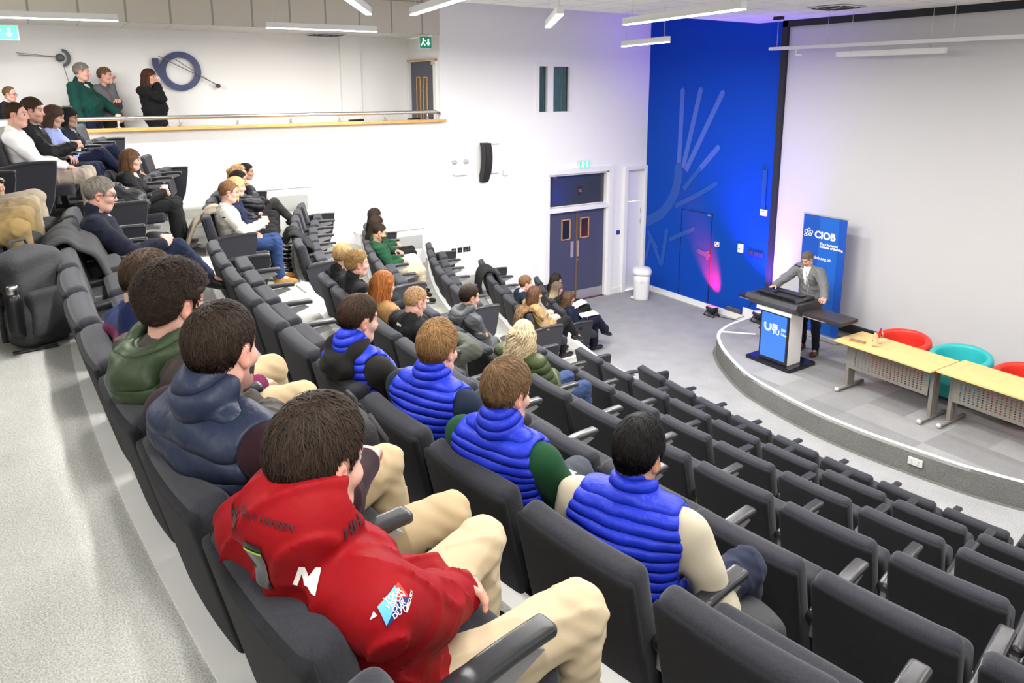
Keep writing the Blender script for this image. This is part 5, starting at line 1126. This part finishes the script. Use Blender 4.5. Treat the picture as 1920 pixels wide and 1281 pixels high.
P('papers', 'woman with wavy brown hair in a navy blazer with papers on her lap', seat('f', 6, 0), near=1, fem=True, at=(.18, .97), head=(-4, 6, 0), hair_=('long', (.075, .040, .022)), hairkw=dict(long_=.10, curl=.4), skin='tan', top=('jacket', (.010, .013, .028)), trousers=(.010, .012, .030), legs='xr', hands=('lap', 'lap'), wide_cuff=.03)
P('streak', 'woman with blonde streaked hair in the front row holding papers', seat('f', 6, 1), near=1, fem=True, at=(.14, 1.0), head=(0, 12, 0), hair_=('streak', (.12, .085, .06)), hairkw=dict(long_=.14), skin='pink', top=('sweater', BLK), trousers=BLK, legs='xr', hands=('lap', 'lap'))
P('dark', 'woman with long dark hair, farthest front row seat by the doors', seat('f', 6, 2), near=0, fem=True, at=(.26, .96), head=(0, 10, 0), hair_=('long', 'dkbrown'), hairkw=dict(long_=.16), skin='pink', top=('sweater', BLK), trousers=BLK)
# ---- back row
P('whiteshirt', 'man in a white shirt and pale trousers in the back row', seat('f', -1, 0), near=1, at=(.20, 1.08), head=(-6, 2, 0), hair_=('buzz', 'brown'), skin='pink', top=('shirt', (.78, .77, .78)), trousers=(.38, .32, .265), hands=('lap', (.56, -.08, .60)))
P('blackjacket', 'brown haired man in a black jacket holding a cup in the back row', seat('f', -1, 1), near=1, at=(.23, 1.10), head=(-6, 4, 0), hair_=('short', 'brown'), hairkw=dict(length=.06, thick=.022), skin='pink', stubble=.45, top=('jacket', (.013, .013, .015)), shirt=(.75, .75, .75), trousers=NVY, hands=('lap', 'cup'))
P('blueshirt', 'woman with long brown hair in a pale blue shirt in the back row', seat('f', -1, 2), near=1, fem=True, at=(.28, 1.03), head=(-4, 18, 0), hair_=('long', (.05, .028, .018)), hairkw=dict(long_=.22), skin='fair', top=('shirt', (.30, .36, .66)), trousers=NVY, legs='xr')
P('spectacles', 'woman with round glasses in a dark navy blazer in the back row', seat('f', -1, 3), near=1, fem=True, at=(.28, .97), head=(-4, 12, 0), hair_=('long', 'black'), hairkw=dict(long_=.1), skin='tan', glasses=(.25, .12, .06), top=('jacket', (.011, .013, .022)), collar='vneck', shirt=(.3, .3, .3), trousers=NVY, legs='xr')
for i, (key, lab, tc) in enumerate((('khakia', 'person in pale khaki trousers, farthest of the three at the left edge', (.40, .335, .25)), ('khakib', 'person in khaki trousers, middle of the three at the left edge', (.31, .23, .125)), ('khakic', 'person in mustard khaki trousers and dark shoes at the left edge, nearest', (.26, .18, .075)))):
    P(key, lab, seat('n', -1, i + 1), near=0, at=(.16, 1.10), hair_=('short', 'brown'), top=('sweater', (.03, .035, .06)), trousers=tc, legs='open', shoes=(.02, .018, .016), sole=(.09, .04, .02))
# ---- balcony
P('balconygreen', 'grey haired man in a bottle green jumper standing on the balcony', (.62, 12.35, 3.02, -.5), near=1, stand=True, head=(12, 6, 0), hair_=('short', 'grey'), skin='pink', top=('sweater', (.005, .040, .032)), shirt=(.5, .42, .45), collar='stand', trousers=(.012, .016, .045), hands=((.30, .18, 1.02), 'side'), belly=.05, w=1.12, scale=1.06)
P('balconybehind', 'person in grey sleeves half hidden behind the man in green', (.93, 12.65, 3.02, -.6), near=0, stand=True, head=(10, 4, 0), hair_=('short', 'ltbrown'), skin='pink', top=('sweater', (.10, .10, .11)), trousers=BLK, hands=('fold', 'chin'), scale=1.03)
P('balconyblack', 'woman in a black jumper drinking from a white cup on the balcony', (1.50, 12.35, 3.02, -.5), near=1, fem=True, stand=True, head=(-4, 2, 0), hair_=('long', (.055, .022, .012)), hairkw=dict(long_=.06, curl=.2), skin='pink', top=('sweater', (.009, .009, .010)), collar='stand', trousers=BLK, hands=('side', 'mouth'), w=1.15, belly=.05, scale=1.02)
P('balconybald', 'balding man with glasses in a dark suit behind the balcony rail', (-.28, 12.3, 3.02, -.35), near=1, stand=True, head=(-6, 8, 0), hair_=('bald', 'ltbrown'), skin='pink', glasses=(.05, .05, .06), top=('jacket', (.010, .013, .022)), collar='vneck', shirt=(.7, .7, .72), trousers=NVY, hands=('side', 'side'), scale=.865)
# ---- speaker
P('speaker', 'man in a grey blazer and white shirt leaning on the lectern', (9.93, 6.58, .3, math.pi + .12), near=1, stand=True, lean=15, twist=-8, head=(-2, 30, 0), hair_=('short', (.10, .085, .072)), skin='pink', top=('jacket', (.150, .152, .155)), collar='blazer', shirt=(.80, .79, .80), trousers=(.012, .013, .022), shoes=(.060, .018, .014), hands=((.62, .55, 1.02), (.60, -.35, 1.12)), handdir=((1, .3, -.15), (1, -.2, -.15)), grips=(.2, .2), ankL=(-.02, .13, .10), ankR=(-.15, -.16, .10), kneeL=(.02, .12, .53), kneeR=(-.06, -.13, .53))
# ================================================================ bags, coats, cups, papers
def loc_of(key):
    pos = CASTR[key][0]; s_ = PEOPLE[key].scale[0]; c, s = math.cos(pos[3]), math.sin(pos[3])
    return lambda p: (pos[0] + (p[0] * c - p[1] * s) * s_, pos[1] + (p[0] * s + p[1] * c) * s_, pos[2] + p[2] * s_)
CUPM = mat('white paper cup', (.82, .81, .79), .6)
def cup(key, side, label, up=.0, group='white paper cups held by people', tilt=None):
    J = CASTR[key][2]; R = J['R', side]; p = J['w', side] + R[:, 0] * .088 - R[:, 2] * .045; W_ = loc_of(key)(p + np.array([0, 0, -.055 + up]))
    t = thing('paper_cup', label, 'cup', W_, 0, group)
    b = MB(); b.lathe([(.027, 0), (.028, .004), (.036, .10), (.034, .10), (.030, .02), (.002, .02)], n=20); b.build('cup_body', CUPM, t)
    b = MB(); b.lathe([(.0355, .097), (.0385, .099), (.0385, .104), (.0355, .105)], n=20); b.build('rim', CUPM, t); return t
cup('navysweater', -1, 'paper cup held by the grey haired man in the navy jumper')
cup('coffee', -1, 'coffee cup held by the woman in the black blazer', .035)
cup('white', -1, 'paper cup held by the man in the white jumper')
cup('blonde', -1, 'paper cup held by the blonde woman beside the man in white')
cup('bun', -1, 'paper cup held by the woman in striped trousers')
cup('blackjacket', -1, 'cup held by the man in the black jacket in the back row')
cup('drinker', -1, 'small cup at the mouth of the man in the black padded jacket', .02)
cup('balconyblack', -1, 'white cup at the mouth of the woman in black on the balcony', .02)
cup('balconygreen', 1, 'white cup in the hand of the man in bottle green on the balcony', .03)
def phone(key, side, label):
    J = CASTR[key][2]; R = J['R', side]; p = J['w', side] + R[:, 0] * .10 + R[:, 2] * .02; pos = CASTR[key][0]
    t = thing('phone', label, 'phone', loc_of(key)(p), pos[3]); b = MB(); b.box((0, 0, 0), (.15, .072, .009), (0, -.5, .2), bev=.003); b.build('phone_body', BLACKP, t)
    b = MB(); b.box((-.002, 0, .0052), (.14, .066, .001), (0, -.5, .2)); b.build('phone_screen', mat('dark phone screen', (.02, .025, .03), .08), t)
phone('navysweater', 1, 'black phone in the lap of the grey haired man in the navy jumper'); phone('cropped', -1, 'phone in the hand of the man with cropped fair hair')
def sheets(label, loc, rz, tilt, n=3, size=(.297, .21)):
    t = thing('papers', label, 'paper', loc, rz); r = random.Random(len(label))
    for i in range(n):
        b = MB(); x, y = size[0] / 2, size[1] / 2; V = [(-x + size[0] * a / 4, -y + size[1] * q / 2, .012 * math.sin(a * .9 + i) * .5 + .0022 * i) for a in range(5) for q in range(3)]
        b.add(V, [[a * 3 + q, a * 3 + 3 + q, a * 3 + 4 + q, a * 3 + 1 + q] for a in range(4) for q in range(2)], True); o = b.build('sheet', PAPER, t, (.008 * i, .006 * i, 0), (0, tilt, r.uniform(-.12, .12)))
    return t
def at_lap(key, x=.46, y=.0, z=.66): return loc_of(key)((x, y, z))
sheets('white papers on the lap of the woman in the navy blazer', at_lap('papers', .56, .02, .68), -.2, -.12)
sheets('white papers held by the woman with blonde streaked hair', at_lap('streak', .52, -.02, .70), -.2, -.35)
sheets('white sheet on the lap of the man with dark green sleeves', at_lap('vestgreen', .45, .10, .60), .3, .05, 2)
sheets('white sheet on the lap of the man with cropped fair hair', at_lap('cropped', .50, .12, .62), .3, -.1, 1)
# ---- bags
BAGB = mat('black bag canvas', (.016, .016, .017), .75, bump=.35, bscale=90); BAGG = mat('charcoal bag canvas', (.040, .041, .044), .75, bump=.35, bscale=90)
def backpack(label, loc, rz, lean, m, size=(.17, .31, .46), roll=0., straps=True, pocket=True, group=None):
    t = thing('backpack', label, 'bag', loc, rz, group); d, w, h = size; R = roty(lean) @ rotx(roll); base = np.array([0, 0, .0])
    def Q(x, y, z): return R @ np.array([x, y, z])
    sd = len(label) * 7 + int(loc[0] * 100)
    pr = [rbox(Q(0, 0, h * .5), (d * .25, w * .30, h * .36), d * .25, R, k=.05), ell(Q(0, 0, h * .78), (d * .46, w * .44, h * .24), R, k=.05), ell(Q(.0, 0, h * .2), (d * .56, w * .52, h * .24), R, k=.06)]
    o = sobj('bag_body', pr, .010, m, t, k=.05, disp=wob(sd, .010, 22, 6), col=None, clip=lambda P: -(P[:, 2] + .0))
    if pocket: sobj('front_pocket', [rbox(Q(-d * .52, 0, h * .33), (d * .12, w * .28, h * .17), .03, R, k=.02)], .010, m, t, disp=wob(sd + 1, .008, 30, 6), clip=lambda P: -(P[:, 2] + .0))
    b = MB(); b.tube([Q(d * .2, -.05, h * .95), Q(d * .22, -.04, h * 1.06), Q(d * .22, .04, h * 1.06), Q(d * .2, .05, h * .95)], .010, 6); b.build('handle', m, t)
    if straps:
        for s in (-1, 1): b = MB(); b.tube([Q(d * .42, s * .06, h * .95), Q(d * .66, s * .09, h * .78), Q(d * .74, s * .11, h * .45), Q(d * .55, s * .14, h * .08)], .022, 8, flat=.4); b.build('strap', m, t)
    b = MB(); b.tube([Q(-d * .30, -w * .40, h * .30)] + [Q(-d * .34 - .02 * math.sin(q), -w * .42 * math.cos(q), h * (.45 + .42 * math.sin(q))) for q in [math.pi * i / 10 for i in range(11)]] + [Q(-d * .30, w * .40, h * .30)], .005, 5); b.build('zip', BLACK, t)
    return t, Q
t, Q = backpack('big charcoal backpack with a steel bottle, leaning behind the seventh row seats', (-.09, 4.47, 3.16), 2.2, .16, BAGG, (.18, .31, .53))
b = MB(); b.tube([(-.20, -.16, .05), (-.24, -.26, .0), (-.16, -.30, .005)], .012, 6, flat=.4); b.build('strap_end', BLACK, t)
t2 = thing('steel_bottle', 'dark metal bottle with a steel cap in the side pocket of the charcoal backpack', 'bottle', (-.205, 4.30, 3.30), 0)
b = MB(); b.lathe([(.036, -.04), (.038, .0), (.038, .15), (.030, .175), (.022, .185)], n=20); b.build('bottle_body', mat('dark bottle steel', (.03, .03, .032), .3, .6), t2)
b = MB(); b.lathe([(.024, .185), (.026, .187), (.026, .225), (.022, .23)], n=20); b.build('bottle_cap', CHROME, t2)
backpack('black holdall between the charcoal backpack and the khaki trousers', (-.20, 5.32, 3.16), 2.6, .1, BAGB, (.26, .40, .44))
backpack('black bag on the carpet under the pale khaki knees', (-.05, 6.35, 3.16), 2.9, .2, BAGB, (.26, .40, .36))
backpack('black rucksack with hanging straps behind the second blue vest seat', (.86, 2.44, 2.72), 0, -.05, BAGB, (.2, .32, .62))
backpack('black bag standing by the feet of the man in the red jacket', (.80, 1.72, 2.72), .1, -.05, BAGB, (.2, .36, .44))
backpack('black bag with a teal stripe on the floor by the stepped aisle', (.80, 7.75, 2.72), .2, .3, BAGB, (.22, .30, .36))
backpack('dark backpack standing on the floor right of the cream fleece man', (1.84, 1.44, 2.28), 1.5, -.1, BAGG, (.22, .34, .46))
backpack('small black bag on the floor between the green sleeve and the cream fleece', (1.80, 2.12, 2.28), .3, -.1, BAGB, (.16, .26, .42))
backpack('black backpack behind the pale chinos of the man in green', (3.86, 9.18, 1.42), 0, -.1, BAGB, (.2, .32, .46))
backpack('beige canvas backpack on the end seat at the left edge', (SEATS['n', -1, 0][0] + .30, 7.0, 3.58), math.pi, -.15, mat('beige canvas', (.40, .32, .20), .8, bump=.3, bscale=120), (.18, .30, .42))
backpack('mauve and black rucksack on the floor behind the fifth row seats', (2.02, 9.15, 2.28), .2, -.1, mat('mauve bag cloth', (.20, .16, .22), .7, bump=.3, bscale=90), (.24, .32, .62))
backpack('maroon holdall standing by the blue jeans', (1.92, 8.72, 2.28), .1, -.1, mat('maroon bag cloth', (.055, .022, .020), .5, bump=.4, bscale=40), (.26, .34, .46))
b = MB(); b.box((-.14, 4.36, 3.163), (.20, .03, .008), (0, 0, .1), bev=.003); tag(b.build('metal_strip', mat('dark metal strip', (.06, .06, .06), .4, .5)), 'dark metal strip lying on the carpet below the charcoal backpack', 'strip')
bottle('water_bottle', 'large clear water bottle with blue cap, between the khaki knees', (.72, 2.06, 2.715), .36, .055, 'blue', (.35, .62, .62))
# ---- coats hung over seat backs or lying on seats
def drape(name, label, seat_, m, w=.46, front=.42, back=.30, dy=0., amp=.02, group=None, thick=.03, cat='coat', off=.0):
    t = thing(name, label, cat, seat_[:3], seat_[3], group); sd = np.random.RandomState(len(label)); n, k = 26, 22; V = []; ph = sd.uniform(0, 6.3, 6)
    path = [(.155 + .235 * front - .0, .86 - front), (.115, .80), (.06, .875), (.005, .86), (-.045, .78), (-.06 + off, .86 - back)]
    P = np.array(path); d = np.r_[0, np.cumsum(np.linalg.norm(np.diff(P, axis=0), axis=1))]
    for i in range(n + 1):
        u = d[-1] * i / n; x = np.interp(u, d, P[:, 0]); z = np.interp(u, d, P[:, 1])
        for j in range(k + 1):
            v = j / k; ww = w * (1 + .18 * math.sin(3.1 * i / n + ph[0])); y = dy + (v - .5) * ww + .02 * math.sin(i * .5 + ph[1])
            f = amp * (math.sin(v * 17 + ph[2] + i * .12) + .6 * math.sin(v * 31 + ph[3] - i * .2)) * (.35 + abs(i / n - .5))
            e = .022 + .018 * math.sin(6.28 * i / n + ph[4]) ** 2
            sg = 1 if i < n * .48 else -1
            V.append((x + sg * (e + abs(f)), y, z + (.02 if .4 < i / n < .7 else 0) + .5 * f))
    F = [[i * (k + 1) + j, i * (k + 1) + j + 1, (i + 1) * (k + 1) + j + 1, (i + 1) * (k + 1) + j] for i in range(n) for j in range(k)]
    o = link('garment', quadmesh('garment', np.array(V), np.array(F)), m, t); md = o.modifiers.new('t', 'SOLIDIFY'); md.thickness = thick; md.offset = 1; s_ = o.modifiers.new('s', 'SUBSURF'); s_.levels = 1; s_.render_levels = 1
    return t
DARKC = mat('charcoal coat cloth', (.035, .036, .039), .8, bump=.3, bscale=120); BLKC = mat('black coat cloth', (.010, .010, .011), .85, bump=.3, bscale=120)
t = drape('coat', 'charcoal coat draped over a seventh row seat beside the grey haired man', SEATS['n', 0, 2], DARKC, .66, .50, .34, -.02, .026, thick=.035)
b = MB(); b.tube([(.10, .2, .88), (.16, .22, .7), (.24, .2, .5)], .02, 8, flat=.5); b.build('sleeve', DARKC, t)
t = drape('jacket', 'beige jacket with black lettering hung behind the man in the white jumper', SEATS['f', 1, 0], mat('beige jacket cloth', (.42, .36, .27), .8, bump=.3, bscale=100), .50, .12, .50, .16, .03, thick=.04, off=-.10)
text_on('lettering', 'NUS', .16, (-.215, .30, .44), (0, -.6, .8), (0, .8, .6), BLKC, t)
drape('coat', 'black coat thrown over a fifth row seat by the white wall', SEATS['f', 2, 1], BLKC, .50, .52, .10, .05, .03, thick=.04)
drape('coat', 'black coat on a second row seat near the black sockets', SEATS['f', 5, 4], BLKC, .62, .46, .42, .0, .03, thick=.04)
drape('scarf', 'leopard print scarf on the seat back beside the sandy jacket', SEATS['f', 5, 0], mat('leopard print', (.13, .070, .024), .85, var=.95, vscale=30), .30, .18, .22, -.12, .02, cat='scarf', thick=.035)
x, y, z, h = SEATS['f', 0, 0]
t = thing('jacket', 'black padded jacket bundled on the seat beside the woman with coffee', 'coat', (x, y, z), h)
sobj('garment', [ell((.33, 0, .62), (.16, .20, .16)), ell((.22, .05, .72), (.10, .20, .10)), ell((.42, -.08, .60), (.10, .13, .12))], .011, mat('black padded nylon', (.012, .013, .016), .4, bump=.3, bscale=40), t, k=.05, disp=lambda P: -.012 * np.sqrt(np.abs(np.sin((P[:, 0] * .6 + P[:, 2]) * 52))) + wob(5, .012, 22, 5)(P))
b = MB(); b.tube([(1.98, 9.10, 2.86), (2.0, 9.16, 2.92), (2.04, 9.22, 2.86)], .022, 8); tag(b.build('ribbon', mat('pink red cloth', (.65, .04, .09), .7)), 'small pink red cloth on the rucksack behind the fifth row', 'cloth')
# ---- chairs on the balcony
def stack_chair(label, x, y, rz):
    t = thing('office_chair', label, 'chair', (x, y, 3.02), rz, 'black chairs on the balcony')
    sobj('backrest', [rbox((-.2, 0, .74), (.012, .20, .16), .02, roty(-.15), k=.01)], .012, BLACKP, t); b = MB(); b.box((0, 0, .45), (.44, .44, .05), bev=.02); b.build('seat', BLACKP, t)
    for sx in (-1, 1):
        for sy in (-1, 1): b = MB(); b.tube([(sx * .2, sy * .2, 0), (sx * .19, sy * .19, .44)], .012, 6); b.build('leg', STEEL, t)
    b = MB(); b.box((-.21, 0, .58), (.02, .05, .28)); b.build('back_support', STEEL, t)
stack_chair('black chair behind the rail near the grey balcony door', 5.62, 12.3, 2.2); stack_chair('black chair behind the balcony rail below the wall pier', 4.55, 12.4, 2.2)
# ================================================================ lettering and badges on clothing
def conform(name, me, key, part, org, n, m, up=(0, 0, 1), roll=0., lift=.0025):
    "lays a flat mesh on the cloth of a person: org and n in the person's own frame"
    root = PEOPLE[key]; ob = next(c for c in root.children if c.name.split('.')[0] == part); bv = BVHTree.FromPolygons([v.co for v in ob.data.vertices], [list(p.vertices) for p in ob.data.polygons])
    n = Vector(n).normalized(); u = Vector(up); u = (u - n * u.dot(n)).normalized(); r = u.cross(n); q = Matrix.Rotation(roll, 3, n); u, r = q @ u, q @ r; org = Vector(org)
    bm = bmesh.new(); bm.from_mesh(me); bmesh.ops.triangulate(bm, faces=bm.faces[:])
    for _ in range(4):
        L_ = [e for e in bm.edges if e.calc_length() > .006]
        if not L_: break
        bmesh.ops.subdivide_edges(bm, edges=L_, cuts=1); bmesh.ops.triangulate(bm, faces=bm.faces[:])
    bm.to_mesh(me); bm.free()
    for v in me.vertices:
        p = org + r * v.co.x + u * v.co.y; hit = bv.ray_cast(p + n * .12, -n, .3)
        v.co = (hit[0] if hit[0] and abs((hit[0] - p).dot(n)) < .035 else p) + n * (lift + max(v.co.z, 0) * .3)
    me.update(); return link(name, me, m, ob)
def flat(poly, n=6):
    "filled polygon on a grid fine enough to bend"
    bm = bmesh.new(); f = bm.faces.new([bm.verts.new((x, y, 0)) for x, y in poly]); bmesh.ops.triangulate(bm, faces=[f]); bmesh.ops.subdivide_edges(bm, edges=bm.edges[:], cuts=n, use_grid_fill=True); me = bpy.data.meshes.new('flat'); bm.to_mesh(me); bm.free(); return me
DKL = mat('dark lettering', (.035, .006, .010), .6); WHL = mat('white print', (.80, .78, .74), .6)
J_ = ('red', 'jacket')
M_ = [(-.024, -.020), (-.015, -.020), (-.012, .006), (-.003, -.014), (.004, -.014), (.012, .006), (.015, -.020), (.024, -.020), (.018, .023), (.009, .023), (.0005, .003), (-.009, .023), (-.018, .023)]
conform('lettering', flat(M_, 1), *J_, (.040, -.146, .925), (-.72, -.66, .1), WHL, roll=-.25)
conform('lettering', textmesh('HELLY HANSEN', .0175, .0004, 'CENTER', .0003), *J_, (-.010, -.088, 1.030), (-.80, -.48, .36), DKL, roll=-.12)
conform('lettering', textmesh('HH', .036, .0004, 'CENTER', .0012), *J_, (.135, -.147, .975), (.4, -.9, .17), DKL, roll=.1)
conform('lettering', textmesh('HH', .040, .0004, 'CENTER', .0012), *J_, (-.033, -.010, 1.000), (-.90, .25, .36), DKL)
conform('clear_pocket', flat([(-.022, -.06), (.022, -.06), (.024, .045), (-.020, .045)]), *J_, (-.022, -.070, .945), (-.93, -.36, .0), mat('black clear pocket', (.02, .02, .022), .15))
conform('pocket_stripe', flat([(-.022, .026), (.024, .026), (.024, .031), (-.021, .031)]), *J_, (-.022, -.070, .945), (-.93, -.36, .0), mat('lime stripe', (.40, .62, .02), .5), lift=.004)
PO, PN = (.128, -.292, .912), (-.12, -.86, .50); kw = dict(roll=-.5)
conform('badge_red', flat([(-.024, -.004), (.004, .036), (.026, .018), (.0, -.03)]), *J_, PO, PN, mat('badge red', (.55, .03, .02), .6), lift=.002, **kw)
conform('badge_navy', flat([(.001, -.034), (-.012, -.026), (.010, .012), (.028, .016), (.026, .004)]), *J_, PO, PN, mat('badge navy', (.010, .025, .18), .6), lift=.003, **kw)
conform('badge_blue', flat([(-.026, -.008), (-.002, .030), (.004, .004), (-.002, -.034)]), *J_, PO, PN, mat('badge sky blue', (.12, .45, .75), .6), lift=.004, **kw)
conform('badge_lettering', textmesh('YOUR\nVISION\nOUR\nDUTY', .0125, .0003, 'CENTER', .0003, .8), *J_, (PO[0] + .004, PO[1], PO[2] + .012), PN, WHL, roll=.25, lift=.0055)
conform('badge_name', textmesh('MERCURY', .008, .0003, 'CENTER', .0003), *J_, (PO[0] + .034, PO[1], PO[2] - .012), PN, WHL, roll=.9)
conform('print_mark', flat([(-.006, -.005), (.006, -.002), (.002, .007)], 2), *J_, (PO[0] - .034, PO[1] + .01, PO[2] - .010), PN, WHL)
conform('lettering', textmesh('aero', .040, .0006, 'CENTER', .001), 'cropped', 'jacket', (.130, .0, .845), (-.92, -.28, .28), WHL, roll=-.1)
conform('lettering', textmesh('OPER', .026, .0006, 'CENTER', .0006), 'greyjacket', 'jacket', (.20, -.275, .80), (-.35, -.9, .1), mat('faded print', (.45, .40, .38), .7))
conform('sleeve_badge', flat([(-.014, -.02), (.014, -.02), (.014, .02), (-.014, .02)], 3), 'greyjacket', 'jacket', (.285, -.277, .785), (.30, -.85, .42), mat('orange badge', (.75, .22, .06), .6))
conform('sleeve_badge', flat([(-.018, -.008), (.018, -.008), (.018, .008), (-.018, .008)], 3), 'white', 'sweater', (.200, -.244, .849), (-.46, -.89, 0), DKL)
# three white stripes on the shoes of the man in green
for o in [c for c in PEOPLE['greenman'].children if c.name.startswith('shoe')]:
    bv = BVHTree.FromPolygons([v.co for v in o.data.vertices], [list(p.vertices) for p in o.data.polygons]); cs = [v.co for v in o.data.vertices]; cx = sum(c.x for c in cs) / len(cs); cy = sum(c.y for c in cs) / len(cs)
    for i in range(3):
        V = []
        for j in range(6):
            for d in (0, .010):
                p = Vector((cx - .02 + .022 * i + d - .012 * j / 5, cy - .2, .03 + .045 * j / 5)); h = bv.ray_cast(p, Vector((0, 1, 0)), .4); q = h[0] if h[0] else Vector((p.x, cy, p.z)); V.append((q.x, q.y - .002, q.z))
        link('stripe', quadmesh('stripe', np.array(V), np.array([[2 * j, 2 * j + 1, 2 * j + 3, 2 * j + 2] for j in range(5)])), WHL, o)
